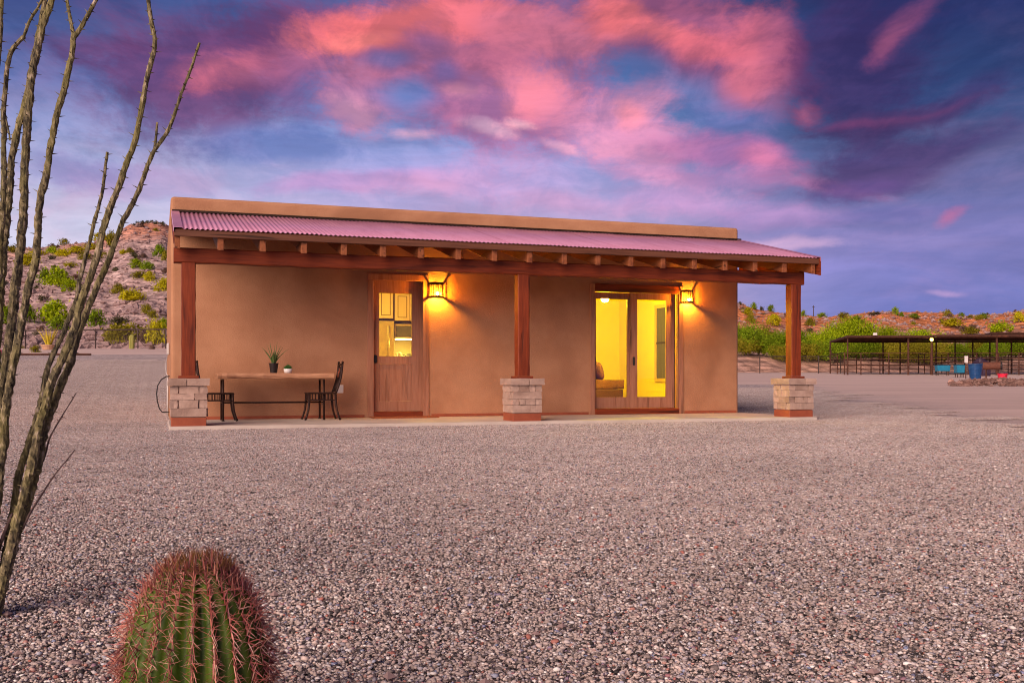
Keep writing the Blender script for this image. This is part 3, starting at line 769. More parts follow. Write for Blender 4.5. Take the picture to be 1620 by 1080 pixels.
bm = NB(); hewn(bm, .195, 9.96, PY-.095, PY+.08, 2.20, 2.395, 'x', 40, .006, .012); obj('beam', bm, 'redwood_along', house)
PX = [.382, 5.096, 9.812]
LB = ['front left pedestal', 'middle pedestal', 'right pedestal']
def stone(parent, *a, jit=.006, rng=R):
    bm = NB(); rough_block(bm, *a, jit, rng); obj('stone', bm, 'limestone', parent)
for i, px in enumerate(PX):
    bm = NB(); hewn(bm, px-.09, px+.09, PY-.09, PY+.09, .708, 2.199, 'z', 14, .003, .010)
    po = obj('post', bm, 'redwood_upright', house)
    bm = NB(); box(bm, px-.13, px+.13, PY-.13, PY+.13, .672, .706, .006); obj('base_plate', bm, 'redwood_along', po)
    hw = .225; zb, zt = .17, .572
    bm = NB(); box(bm, px-hw+.025, px+hw-.025, PY-hw+.025, PY+hw-.025, ZS+.001, zt); pd = obj('pedestal', bm, 'limestone', house)
    bm = NB(); box(bm, px-hw+.004, px+hw-.004, PY-hw+.004, PY+hw-.004, ZS-.045, zb-.008, .006); obj('tile_base', bm, 'red_tile', pd)
    nc = 4; hs = [R.uniform(.85, 1.15) for _ in range(nc)]; tot = sum(hs); z = zb; g_ = .004
    for c in range(nc):
        h = (zt-zb)*hs[c]/tot
        def faceside(kind, long_):
            e = hw+R.uniform(-.004, .012); dpt = .10
            ext = hw if long_ else hw-dpt-.004
            cuts = [-ext, ext] if R.random() < .62 else [-ext, R.uniform(-.1, .12), ext]
            for s0, s1 in zip(cuts, cuts[1:]):
                s0 += g_*.5; s1 -= g_*.5; ee = e+R.uniform(-.005, .006)
                if kind == 'f': stone(pd, px+s0, px+s1, PY-ee, PY-ee+dpt, z+g_*.5, z+h-g_*.5)
                if kind == 'b': stone(pd, px+s0, px+s1, PY+ee-dpt, PY+ee, z+g_*.5, z+h-g_*.5)
                if kind == 'l': stone(pd, px-ee, px-ee+dpt, PY+s0, PY+s1, z+g_*.5, z+h-g_*.5)
                if kind == 'r': stone(pd, px+ee-dpt, px+ee, PY+s0, PY+s1, z+g_*.5, z+h-g_*.5)
        lf = c % 2 == 0
        faceside('f', lf); faceside('b', lf); faceside('l', not lf); faceside('r', not lf)
        z += h
    cx = R.uniform(-.05, .1); ch = .26
    for s0, s1 in ((-ch, cx-.002), (cx+.002, ch)): stone(pd, px+s0, px+s1, PY-ch, PY+ch, zt+.004, .672, jit=.005)

# patio slab
bm = NB(); box(bm, .14, 10.06, 13.93-.10, YW-.002, -.06, ZS-.002, .008)
tag(obj('patio', bm, 'concrete'), 'pale concrete porch slab along the house front', kind='structure')

# front door
def part(name, mat, *a, parent=house, bev=.0, **kw):
    bm = NB(); box(bm, *a, bev); return obj(name, bm, mat, parent, **kw)
cx0, cx1 = 3.148, 4.153
part('door_casing', 'door_wood', cx0, cx0+.10, YW-.025, YW+.06, ZS+.001, 2.24, bev=.004)
part('door_casing', 'door_wood', cx1-.10, cx1, YW-.025, YW+.06, ZS+.001, 2.24, bev=.004)
part('door_casing', 'door_wood', cx0, cx1, YW-.025, YW+.06, 2.242, 2.345, bev=.004)
part('door_sill', 'redwood_along', cx0+.102, cx1-.102, YW-.03, YW+.2, ZS+.001, .14, bev=.004)
lx0, lx1, lz0, lz1, ly = cx0+.06, cx1-.06, .142, 2.26, YW+.075
gx0, gx1, gz0, gz1 = 3.355, 3.895, 1.03, 2.045
bm = NB()
for a in ((lx0, gx0, ly, ly+.045, lz0, lz1), (gx1, lx1, ly, ly+.045, lz0, lz1), (gx0, gx1, ly, ly+.045, gz1, lz1), (gx0, gx1, ly, ly+.045, .90, gz0), (gx0, gx1, ly, ly+.045, lz0, .30)): box(bm, *a)
door = obj('door', bm, 'door_wood', house)
part('door_panel', 'door_wood', gx0+.002, gx1-.002, ly+.014, ly+.03, .302, .898, parent=door)
part('pane', 'clear_glass', gx0+.002, gx1-.002, ly+.02, ly+.026, gz0+.002, gz1-.002, parent=door)
part('handle', 'black_handle', cx0+.112, cx0+.17, ly-.03, ly-.002, .92, 1.045, parent=door, bev=.006)

# sliding glass door
sx0, sx1 = 7.007, 8.805
part('patio_door_casing', 'door_wood', sx0, sx0+.085, YW-.028, YW+.10, ZS+.001, 2.30, bev=.004)
part('patio_door_casing', 'door_wood', sx1-.085, sx1, YW-.028, YW+.10, ZS+.001, 2.30, bev=.004)
part('patio_door_casing', 'redwood_along', sx0+.087, sx1-.087, YW-.028, YW+.10, 2.17, 2.30, bev=.004)
part('patio_door_sill', 'redwood_along', sx0+.087, sx1-.087, YW-.035, YW+.25, ZS+.001, .145, bev=.004)
def slider(x0, x1, gx0, gx1, y, hx, hw=.016):
    z0, z1, g0, g1 = .15, 2.165, .345, 2.055
    bm = NB()
    for a in ((x0, gx0, y, y+.045, z0, z1), (gx1, x1, y, y+.045, z0, z1), (gx0, gx1, y, y+.045, g1, z1), (gx0, gx1, y, y+.045, z0, g0)): box(bm, *a)
    d_ = obj('patio_door', bm, 'door_wood', house)
    part('pane', 'clear_glass', gx0+.002, gx1-.002, y+.02, y+.026, g0+.002, g1-.002, parent=d_)
    part('handle', 'black_handle', hx-hw, hx+hw, y-.025, y-.002, .90, 1.045, parent=d_, bev=.005)
    return d_
slider(7.06, 7.86, 7.172, 7.775, YW+.11, 7.145, .010)
slider(7.80, 8.665, 7.935, 8.505, YW+.05, 7.862)
part('gap_shade_strip', 'dark_gap', 8.668, 8.718, YW+.12, YW+.2, .15, 2.165)  # dark strip painting the shade of the open gap beside the casing
# wall details
part('wall_outlet', 'white_plastic', 2.665, 2.765, YW-.03, YW-.002, .44, .57, bev=.006)
part('utility_box', 'grey_box', XL-.045, XL-.002, 17.5, 17.64, 1.06, 1.25, bev=.01)
bm = NB(); tube(bm, [(XL-.035, 16.9, .07), (XL-.035, 16.9, .63), (XL-.03, 17.0, .70)], .014); obj('conduit', bm, 'grey_box', house, smooth=True)
bm = NB(); tube(bm, [(XL-.03, 17.5, 1.06), (XL-.07, 17.2, .86), (XL-.05, 17.1, .74), (XL-.02, 17.05, .70)], .006, 6); obj('cable', bm, 'grey_box', house, smooth=True)
bm = NB(); pts = [(XL-.01, 16.5, .705), (XL-.06, 16.5, .70), (XL-.13, 16.5, .655), (XL-.185, 16.5, .56), (XL-.20, 16.5, .44), (XL-.19, 16.5, .32), (XL-.16, 16.5, .21), (XL-.12, 16.5, .155), (XL-.03, 16.5, .15), (XL-.005, 16.5, .15)]
tube(bm, pts, .009, 7); hz_ = obj('hose', bm, 'black_rubber', None, smooth=True); tag(hz_, 'black hose looping out from the left end wall of the house', 'hose')
# ------------------------------------------------------------------ wall lanterns (half-round cages, open above and below)
def make_lantern(label, x, z):
    t = thing('wall_lantern', label, 'lantern', (x, YW-.002, z), 0, 'porch wall lanterns')
    bm = NB(); box(bm, -.125, .125, -.012, -.001, .0, .275, .003); obj('back_plate', bm, 'lantern_iron', t, local=True)
    def ring(z0, z1):
        bm = NB(); n = 18
        for k in range(n):
            a0, a1 = -pi*k/n, -pi*(k+1)/n
            vs = [bm.verts.new((cos(a)*r_, sin(a)*r_*1.4-.012, zz)) for a in (a0, a1) for r_ in (.122, .134) for zz in (z0, z1)]
            for f_ in ((0,1,5,4),(2,6,7,3),(0,4,6,2),(1,3,7,5)): bm.faces.new([vs[i] for i in f_])
        bmesh.ops.remove_doubles(bm, verts=bm.verts[:], dist=1e-5); bmesh.ops.recalc_face_normals(bm, faces=bm.faces[:])
        return bm
    obj('ring', ring(.0, .035), 'lantern_iron', t, local=True); obj('ring', ring(.235, .275), 'lantern_iron', t, local=True)
    for k in range(9):
        a = -pi*(k+.5)/9; bm = NB()
        cx, cy = cos(a)*.128, sin(a)*.128*1.4-.012
        box(bm, cx-.007, cx+.007, cy-.006, cy+.006, .036, .234); obj('cage_bar', bm, 'lantern_iron', t, local=True)
    bm = NB(); lathe(bm, [(.118, .036), (.118, .234)], (0, 0, 0), 16, 0, -pi); [setattr(v_.co, 'y', v_.co.y*1.4-.012) for v_ in bm.verts]; obj('mica_shade', bm, 'amber_mica', t, local=True, smooth=True)
    bm = NB(); bmesh.ops.create_icosphere(bm, subdivisions=2, radius=.026); bmesh.ops.translate(bm, vec=(0, -.125, .075), verts=bm.verts[:])
    obj('bulb', bm, 'lantern_glow', t, local=True, smooth=True)
    bm = NB(); box(bm, -.006, .006, -.125, -.013, .124, .132); tube(bm, [(0, -.125, .102), (0, -.125, .135)], .011, 8); obj('bulb_holder', bm, 'lantern_iron', t, local=True)
    return t
for lb_, x_, z_, k_ in (('lit iron cage lantern right beside the half-glass wooden door', 4.275, 1.975, .90), ('lit iron cage lantern right of the sliding glass door', 8.87, 2.0, .84)):
    make_lantern(lb_, x_, z_).scale = (k_, k_, k_)

# ------------------------------------------------------------------ kitchen seen through the door
fr = thing('refrigerator', 'pale refrigerator with a bright vertical handle seen through the door glass', 'refrigerator', (4.30, 20.9, .072))
part('body', 'steel', 3.95, 4.60, 20.55, 21.2, .073, 1.86, parent=fr, bev=.01)
part('door', 'steel', 3.955, 4.595, 20.50, 20.545, .15, 1.85, parent=fr, bev=.008)
bm = NB(); tube(bm, [(4.48, 20.46, .75), (4.48, 20.45, 1.2), (4.48, 20.46, 1.74)], .022, 8); obj('handle', bm, 'steel', fr, smooth=True)
def cabinet(label, x0, x1, z0, z1, y=20.65, yb=21.58):
    t = thing('kitchen_cabinet', label, 'cabinet', ((x0+x1)/2, y, z0), 0, 'kitchen wall cabinets')
    part('carcass', 'cabinet_groove', x0, x1, y, yb, z0, z1, parent=t)
    xm = (x0+x1)/2
    for a, b in ((x0+.01, xm-.006), (xm+.006, x1-.01)):
        bm = NB(); box(bm, a, b, y-.022, y-.001, z0+.01, z1-.01, .004); d_ = obj('door', bm, 'cabinet_white', t)
        bm = NB(); w__ = .014
        i0, i1, k0, k1 = a+.055, b-.055, z0+.07, z1-.07
        for q_ in ((i0, i1, k0, k0+w__), (i0, i1, k1-w__, k1), (i0, i0+w__, k0+w__, k1-w__), (i1-w__, i1, k0+w__, k1-w__)): box(bm, q_[0], q_[1], y-.026, y-.0225, q_[2], q_[3])
        obj('moulding', bm, 'cabinet_groove', d_)
    return t
cabinet('white kitchen cabinet above the refrigerator behind the door glass', 3.96, 4.61, 1.90, 2.55)
cabinet('white kitchen cabinet above the microwave behind the door glass', 4.63, 5.28, 1.86, 2.45)
mw = thing('microwave', 'dark grey microwave under the kitchen cabinet seen through the door glass', 'microwave', (4.93, 20.9, 1.50))
part('body', 'steel', 4.64, 5.26, 20.66, 21.2, 1.50, 1.80, parent=mw, bev=.006)
part('door', 'microwave_dark', 4.66, 5.10, 20.63, 20.655, 1.535, 1.765, parent=mw, bev=.004)
part('lamp', 'under_cabinet_glow', 4.72, 5.2, 20.75, 20.95, 1.484, 1.497, parent=mw)
ct = thing('kitchen_counter', 'pale kitchen counter below the microwave behind the door glass', 'counter', (4.95, 21.0, .072))
part('cupboard', 'cabinet_white', 4.63, 5.38, 20.65, 21.58, .073, .96, parent=ct)
part('worktop', 'concrete', 4.62, 5.385, 20.62, 21.58, .962, 1.0, parent=ct, bev=.005)
def jug(label, x, s_, mat_):
    t = thing('coffee_pot', label, 'pot', (x, 20.85, 1.0))
    bm = NB(); lathe(bm, [(.001, 0), (.07*s_, 0), (.085*s_, .06*s_), (.07*s_, .15*s_), (.045*s_, .19*s_), (.05*s_, .21*s_), (.001, .215*s_)], (0, 0, .001), 16); obj('body', bm, mat_, t, local=True, smooth=True)
    bm = NB(); tube(bm, [(.07*s_, 0, .17*s_), (.13*s_, 0, .15*s_), (.13*s_, 0, .08*s_), (.08*s_, 0, .05*s_)], .01, 6); obj('handle', bm, 'black_handle', t, local=True, smooth=True)
jug('small steel coffee pot at the left of the kitchen counter', 4.78, 1.0, 'steel'); jug('dark coffee pot at the right on the kitchen counter', 4.98, .9, 'microwave_dark')
def ceiling_lamp(label, x, y, z, r_, mat_):
    t = thing('ceiling_light', label, 'lamp', (x, y, z))
    bm = NB(); lathe(bm, [(.001, -.05), (r_*.6, -.045), (r_, -.012), (r_, 0)], (0, 0, -.012), 20); obj('diffuser', bm, mat_, t, local=True, smooth=True)
    bm = NB(); lathe(bm, [(r_+.012, -.012), (r_+.012, 0), (.001, 0)], (0, 0, -.0005), 20); obj('rim', bm, 'lantern_iron', t, local=True)
ceiling_lamp('round lit ceiling light in the kitchen behind the door', 3.3, 18.6, 2.80, .18, 'kitchen_glow')

# ------------------------------------------------------------------ living room seen through the sliding door
pd_ = thing('pendant_lamp', 'glaring round lamp hanging inside at the top left of the sliding door', 'lamp', (U(957, 17.0), 17.0, 2.80))
bm = NB(); bmesh.ops.create_icosphere(bm, subdivisions=3, radius=.070); bmesh.ops.translate(bm, vec=(0, 0, -.663), verts=bm.verts[:]); obj('globe', bm, 'room_glow', pd_, local=True, smooth=True)
bm = NB(); tube(bm, [(0, 0, -.02), (0, 0, -.575)], .008, 6); lathe(bm, [(.001, 0), (.05, 0), (.045, -.025), (.001, -.026)], (0, 0, -.001), 14); lathe(bm, [(.03, -.595), (.02, -.555), (.004, -.545)], (0, 0, 0), 12); obj('stem', bm, 'lantern_iron', pd_, local=True)
AX, AY = 8.58, 18.3
ac = thing('armchair', 'patterned armchair facing right seen through the left glass of the sliding door', 'armchair', (AX-.45, AY, .072))
part('base', 'chair_base', AX-.85, AX-.02, AY-.38, AY+.38, .12, .46, parent=ac, bev=.015)
bm = NB(); rough_block(bm, AX-.80, AX+.01, AY-.36, AY+.36, .465, .64, .006, R, 2); bmesh.ops.bevel(bm, geom=bm.edges[:], offset=.006, affect='EDGES'); obj('seat_cushion', bm, 'chair_fabric', ac, smooth=True)
bm = NB(); prism(bm, [(AX-.86, .48), (AX-.64, .645), (AX-.78, 1.05), (AX-.93, 1.05), (AX-.98, .5)], AY-.36, AY+.36); obj('backrest', bm, 'chair_fabric', ac)
for sx_, sy_ in ((-.8, -.32), (-.8, .32), (-.08, -.32), (-.08, .32)):
    bm = NB(); box(bm, AX+sx_-.025, AX+sx_+.025, AY+sy_-.025, AY+sy_+.025, .073, .119); obj('leg', bm, 'chair_base', ac)
bm = NB(); r_ = bmesh.ops.create_uvsphere(bm, u_segments=16, v_segments=10, radius=1)
for v in bm.verts:
    c = v.co; sq = lambda t: math.copysign(abs(t)**.6, t)
    v.co = Vector((c.y*.07, sq(c.x)*.22, sq(c.z)*.185))
bmesh.ops.rotate(bm, verts=bm.verts[:], cent=(0, 0, 0), matrix=Matrix.Rotation(radians(-16), 3, 'Y')); bmesh.ops.translate(bm, vec=(AX-.40, AY, .815), verts=bm.verts[:])
tag(obj('cushion', bm, 'chair_fabric', None, smooth=True), 'patterned throw cushion leaning on the armchair indoors', 'cushion')
# tall side window of the living room
wt_ = []
wx = 9.648
bm = NB()
for a in ((17.35, 17.42, .60, 2.17), (18.60, 18.67, .60, 2.17), (17.42, 18.60, 2.10, 2.17), (17.42, 18.60, .60, .67)): box(bm, wx-.03, wx-.002, *a)
win = obj('window', bm, 'frame_yellow', house)
part('blind', 'blind_grey', wx-.014, wx-.006, 17.421, 18.599, .671, 2.099, parent=win)
part('meeting_rail', 'lantern_iron', wx-.024, wx-.016, 17.421, 18.599, 1.37, 1.41, parent=win)

# ------------------------------------------------------------------ porch furniture
tb = thing('table', 'long narrow rustic wood table with thin iron legs against the porch wall', 'table', (1.655, 15.45, ZS))
bm = NB()
n = 26; A = []
for i in range(n+1):
    x = -.842+1.684*i/n
    j0, j1 = .012*noise.noise(Vector((i*.5, 1.2, 0)))+.005*R.uniform(-1, 1), .012*noise.noise(Vector((i*.5, 7.2, 0)))
    zt_ = .70+.004*noise.noise(Vector((i*.3, 3, 0))); zb_ = .617+.012*noise.noise(Vector((i*.35, 9, 0)))
    A.append([bm.verts.new(c) for c in ((x, -.21+j0, zb_+.01), (x, -.222+j0, (zb_+zt_)/2), (x, -.21+j0, zt_-.006), (x, -.20+j0, zt_), (x, .36+j1, zt_), (x, .37+j1, zb_), (x, -.19+j0, zb_))])
for i in range(n):
    for k in range(7): bm.faces.new((A[i][k], A[i][(k+1) % 7], A[i+1][(k+1) % 7], A[i+1][k]))
bm.faces.new(A[0][::-1]); bm.faces.new(A[-1]); bmesh.ops.recalc_face_normals(bm, faces=bm.faces[:])
obj('tabletop', bm, 'table_wood', tb, local=True)
for sx_ in (-.76, .70):
    for y_ in (-.15, .28):
        bm = NB(); tube(bm, [(sx_, y_, .001), (sx_, y_, .60)], .016, 8); lathe(bm, [(.001, 0), (.022, 0), (.022, .012), (.014, .02)], (sx_, y_, .0005), 10); obj('leg', bm, 'dark_iron', tb, local=True, smooth=True)
    bm = NB(); box(bm, sx_-.014, sx_+.014, -.17, .30, .601, .612); obj('leg_bracket', bm, 'dark_iron', tb, local=True)
bm = NB(); tube(bm, [(-.76, .10, .262), (.70, .10, .262)], .014, 8); obj('stretcher', bm, 'dark_iron', tb, local=True, smooth=True)
for sx_ in (-.76, .70):
    bm = NB(); tube(bm, [(sx_, -.137, .262), (sx_, .267, .262)], .010, 8); obj('crossbar', bm, 'dark_iron', tb, local=True, smooth=True)

def make_chair(label, loc, rz):
    t = thing('iron_chair', label, 'chair', loc, rz, 'dark iron chairs at the ends of the porch table')
    bm = NB(); box(bm, -.21, .22, -.20, .20, .388, .412, .008); obj('seat', bm, 'dark_iron', t, local=True)
    for s_ in (-1, 1):                      # aprons with spindles below the seat
        bm = NB(); y_ = s_*.19
        box(bm, -.20, .21, y_-.006, y_+.006, .290, .304)
        for k in range(9): box(bm, -.19+k*.048, -.178+k*.048, y_-.005, y_+.005, .3045, .3875)
        obj('apron', bm, 'dark_iron', t, local=True)
    bm = NB(); box(bm, .203, .215, -.183, .183, .290, .304)
    for k in range(7): box(bm, .204, .214, -.165+k*.053, -.153+k*.053, .3045, .3875)
    obj('apron', bm, 'dark_iron', t, local=True)
    for sx_, sy_ in ((1, -1), (1, 1), (-1, -1), (-1, 1)):
        x, y = sx_*.195, sy_*.178
        bm = NB(); tube(bm, [(x, y, .387), (x+sx_*.002, y, .28), (x+sx_*.016, y+sy_*.01, .15), (x+sx_*.045, y+sy_*.02, .05), (x+sx_*.065, y+sy_*.025, .002)], [.019, .018, .016, .015, .017], 8)
        obj('leg', bm, 'dark_iron', t, local=True, smooth=True)
    def lean(z): return -.20-.10*((z-.40)/.45)-.02*sin(pi*(z-.4)/.45)
    for s_ in (-1, 1):
        bm = NB(); zs_ = [.40+.045*k for k in range(11)]
        tube(bm, [(lean(z), s_*.175, z) for z in zs_], .016, 8); bmesh.ops.create_icosphere(bm, subdivisions=1, radius=.02, matrix=Matrix.Translation((lean(.865), s_*.175, .865)))
        obj('back_post', bm, 'dark_iron', t, local=True, smooth=True)
    bm = NB(); tube(bm, [(lean(.80), -.163, .80), (lean(.83)-.005, -.08, .825), (lean(.84)-.008, 0, .84), (lean(.83)-.005, .08, .825), (lean(.80), .163, .80)], .015, 7); obj('top_rail', bm, 'dark_iron', t, local=True, smooth=True)
    for k in range(5):
        y_ = -.11+k*.055; bm = NB(); tube(bm, [(lean(z), y_, z) for z in (.42, .50, .58, .66, .74, .80)], .0095, 6); obj('back_slat', bm, 'dark_iron', t, local=True, smooth=True)
    bm = NB(); pts = [(.085*(1 if k % 2 == 0 else .42)*sin(2*pi*k/10), .70+.085*(1 if k % 2 == 0 else .42)*cos(2*pi*k/10)) for k in range(10)]
    x_ = lean(.70); A = [bm.verts.new((x_+.011-(z-.70)*.24, y, z)) for y, z in pts]; B = [bm.verts.new((x_+.019-(z-.70)*.24, y, z)) for y, z in pts]
    bm.faces.new(A); bm.faces.new(B[::-1])
    for k in range(10): bm.faces.new((A[k], B[k], B[(k+1) % 10], A[(k+1) % 10]))
    bmesh.ops.recalc_face_normals(bm, faces=bm.faces[:]); obj('star', bm, 'barn_red', t, local=True)
    return t
ch1 = make_chair('dark iron chair at the left end of the table, half behind the stone pedestal', (.83, 15.42, ZS), 0)
ch2 = copy_tree(ch1); ch2.location = (2.325, 15.42, ZS); ch2.rotation_euler = (0, 0, pi); ch2['label'] = 'dark iron chair at the right end of the table beside the wooden door'
# aloe in a black pot
al = thing('potted_aloe', 'spiky aloe in a black tapered pot on the wooden table', 'potted plant', (U(433, 15.45), 15.45, ZS+.701))
bm = NB(); lathe(bm, [(.001, 0), (.050, 0), (.068, .135), (.074, .135), (.074, .15), (.064, .15), (.062, .13)], (0, 0, 0), 20); obj('pot', bm, 'black_pot', al, local=True, smooth=False)
bm = NB(); lathe(bm, [(.001, .128), (.0615, .128)], (0, 0, 0), 16); obj('soil', bm, 'potting_soil', al, local=True)
for k in range(17):
    a = 2.4*k; t_ = .12+.75*(k/16); ln = R.uniform(.29, .37)*(1-.12*t_)
    bm = NB(); P = []; wd_ = []
    for i in range(6):
        f = i/5; ang = t_*(.55+.45*f)
        P.append(Vector((cos(a)*sin(ang)*ln*f+cos(a)*.012, sin(a)*sin(ang)*ln*f+sin(a)*.012, .125+cos(ang)*ln*f))); wd_.append(.016*(1-f**1.6)+.0015)
    tube(bm, P, wd_, 6, ell=.45); obj('leaf', bm, 'aloe_green', al, local=True, smooth=True)
su = thing('potted_succulent', 'small round succulent in a low white pot on the wooden table', 'potted plant', (U(455.5, 15.45), 15.45, ZS+.701))
bm = NB(); lathe(bm, [(.001, 0), (.052, 0), (.062, .03), (.064, .065), (.056, .066), (.054, .05)], (0, 0, 0), 20); obj('pot', bm, 'white_ceramic', su, local=True, smooth=True)
bm = NB(); lathe(bm, [(.001, .052), (.0535, .052)], (0, 0, 0), 16); obj('soil', bm, 'potting_soil', su, local=True)
bm = NB()
for k in range(260):
    a, e_ = R.uniform(0, 6.28), math.acos(R.random()); dv = Vector((cos(a)*sin(e_), sin(a)*sin(e_), cos(e_)))
    o_ = Vector((0, 0, .055)); cone(bm, o_+dv*.02, o_+Vector((dv.x*.075, dv.y*.075, dv.z*.085))*R.uniform(.8, 1.05), .007, 4)
obj('foliage', bm, 'succulent_green', su, local=True)
bm = NB(); rough_block(bm, 3.17, 4.20, 15.50, 15.93, ZS, ZS+.016, .002, R, 4); tag(obj('door_mat', bm, 'mat_brown', None), 'thin reddish brown mat lying before the half-glass wooden door', 'door mat')

# ------------------------------------------------------------------ barrel cactus
BXc, BYc = W(311, 1.76)
bc = thing('barrel_cactus', 'squat barrel cactus bristling with red spines in the left foreground', 'cactus', (BXc, BYc, 0), TH)
PRO = [(0, .096), (.03, .107), (.08, .119), (.13, .124), (.18, .123), (.22, .117), (.26, .106), (.295, .091), (.322, .072), (.344, .051), (.357, .032), (.361, .0)]
def pro(z): return interp(PRO, z)
NR = 22
bm = NB(); rings = []
zs_ = [0, .03, .06, .09, .12, .15, .18, .205, .23, .25, .275, .295, .312, .328, .340, .350, .356, .3595]
for z in zs_:
    rr = pro(z); ring = []
    for k in range(NR*4):
        a = 2*pi*k/(NR*4); ph = (k % 4)/4
        dep = (0, .5, 1, .5)[k % 4]
        q_ = rr-dep*min(.024, rr*.26)
        ring.append(bm.verts.new((q_*cos(a), q_*sin(a), z+.004*sin(a*3))))
    rings.append(ring)
m_ = NR*4
for i in range(len(rings)-1):
    for k in range(m_): bm.faces.new((rings[i][k], rings[i][(k+1) % m_], rings[i+1][(k+1) % m_], rings[i+1][k]))
bm.faces.new(rings[-1])
obj('body', bm, 'cactus_skin', bc, local=True, smooth=True)
for k in range(NR):
    a = 2*pi*k/NR; bm = NB(); z = .02
    while z < .356:
        rr = pro(z); z2 = min(z+.01, .360); sl = (pro(z2)-pro(max(z-.01, 0)))/(.02 if z2 == z+.01 else z2-max(z-.01, 0))
        nrm = Vector((1, 0, -sl)).normalized(); tg = Vector((sl, 0, 1)).normalized()
        if z > .345: nrm = (nrm+Vector((0, 0, 1.2))).normalized()
        rot = Matrix.Rotation(a+R.uniform(-.012, .012), 3, 'Z'); P = Vector((rr+.001, 0, z+.004*sin(a*3)))
        sd_ = Vector((0, 1, 0))
        def spine(dv, ln, r0, curl=.0):
            dv = dv.normalized(); md = P+dv*ln*.55; en = P+dv*ln+Vector((0, 0, -curl*ln))
            cone(bm, rot @ P, rot @ en, r0, 3, rot @ md)
        top = sm(.25, .34, z)
        for s_ in range(4+int(5*top)):                     # radials lie against the body on both sides
            th = (-75+150*s_/8) if True else 0
            for_side = 1 if s_ % 2 else -1
            th = radians(R.uniform(-55, 55))
            dv = sd_*for_side*cos(th)+tg*sin(th)+nrm*R.uniform(.18, .5)
            spine(dv, R.uniform(.016, .027), .00060, R.uniform(-.1, .15))
        for s_ in range(4):                     # stout centrals stand out along the rib
            th = R.uniform(-1, 1)
            dv = nrm*(.42+.35*top)+tg*(R.uniform(-.9, 1.0)+.7*top)+sd_*R.uniform(-.22, .22)
            spine(dv, R.uniform(.026, .040)*(1-.15*top), R.uniform(.0008, .0013), R.uniform(-.05, .25)*(1-top))
        z += R.uniform(.0095, .0125)*(1-.25*top)
    obj('spine_row', bm, 'spine_red', bc, local=True)
bm = NB()
for k in range(420):
    a = R.uniform(0, 6.28); r_ = .058*sqrt(R.random()); zz = .359-3.0*r_*r_*1.6
    P = Vector((r_*cos(a), r_*sin(a), zz)); dv = Vector((cos(a)*r_*9+R.uniform(-.5, .5), sin(a)*r_*9+R.uniform(-.5, .5), 1)).normalized()
    cone(bm, P, P+dv*R.uniform(.010, .030), R.uniform(.0007, .0014), 3)
o = obj('crown_wool', bm, 'spine_tan', bc, local=True); o['kind'] = 'stuff'

# ------------------------------------------------------------------ ocotillo
OB = (-22, 2.86)
oX, oY = W(*OB)
oc = thing('ocotillo', 'tall bare thorny ocotillo stems rising at the left edge of the yard', 'ocotillo', (oX, oY, 0))
def stempt(u, v, z):
    X, Y = W(u, z); return Vector((X, Y, EYE-(v-HZ)*z/FPX))
def ocot(pts, w0, w1, zt, name='stem', mat_='ocotillo_bark', thorns=True, z0=2.86, v0=990, dens=1.0):
    """pts from the foot up, in the photograph's bearings; zt is how far the tip leans to (distance)"""
    vt = pts[-1][1]; P = []
    for (u, v) in pts:
        t = (v0-v)/(v0-vt) if v0 != vt else 0
        P.append(stempt(u, v, z0+(zt-z0)*max(0, t)))
    # resample
    Q = [P[0]]
    cum = [0]
    for a, b in zip(P, P[1:]): cum.append(cum[-1]+(b-a).length)
    L_ = cum[-1]; n_ = max(6, int(L_/.011)); Q = []; 
    def at_(s_):
        for i in range(len(cum)-1):
            if s_ <= cum[i+1]+1e-9:
                f = (s_-cum[i])/max(cum[i+1]-cum[i], 1e-9)
                p0, p1 = P[max(i-1, 0)], P[i]; p2, p3 = P[i+1], P[min(i+2, len(P)-1)]
                return .5*((2*p1)+(-p0+p2)*f+(2*p0-5*p1+4*p2-p3)*f*f+(-p0+3*p1-3*p2+p3)*f**3)
        return P[-1]
    rad_ = []
    for i in range(n_+1):
        s_ = L_*i/n_; c = at_(s_)
        c = c+Vector((noise.noise(c*14), noise.noise(c*14+Vector((5, 5, 5))), 0))*.0035*min(1, s_/.1)
        Q.append(c); f = i/n_
        rad_.append((w0+(w1-w0)*f)*(1+.09*noise.noise(c*55)+R.uniform(-.05, .05)))
    bm = NB(); tube(bm, Q, rad_, 10, True, .20 if thorns else .08, R)
    if thorns:
        s_ = 0.0; ph = R.uniform(0, 6)
        for i in range(2, n_, 1):
            if R.random() > dens*.85: continue
            t = (Q[min(i+1, n_)]-Q[i-1]).normalized(); s1 = t.cross(Vector((.3, .9, .1))).normalized(); b1 = s1.cross(t)
            ph += 2.4; dv = (s1*cos(ph)+b1*sin(ph)+t*R.uniform(0, .45)).normalized()
            cone(bm, Q[i]+dv*rad_[i]*.85, Q[i]+dv*(rad_[i]+R.uniform(.007, .017)), .0022, 3)
    return obj(name, bm, mat_, oc, smooth=False)
def wpx(px, z=2.86): return .56*px/2*z/FPX
S6 = [(-10,980),(2,935),(7,911),(21,858),(35,816),(49,770),(63,718),(76,665),(92,620),(110,578),(127,518),(151,459),(175,406),(190,362),(218,303),(243,241),(268,202),(288,144),(317,68)]
ocot(S6, wpx(33), wpx(6), 2.75)
ocot([(243,243),(247,215),(249,194)], wpx(8), wpx(6), 2.80, z0=2.79, v0=243)
ocot([(-12,985),(0,938),(10,890),(24,838),(38,780),(56,714),(68,652),(86,595),(110,542),(130,474),(155,400),(167,350),(194,280),(214,218),(233,128),(245,70),(242,40),(235,0),(232,-60),(240,-150)], wpx(30), wpx(8), 2.62)
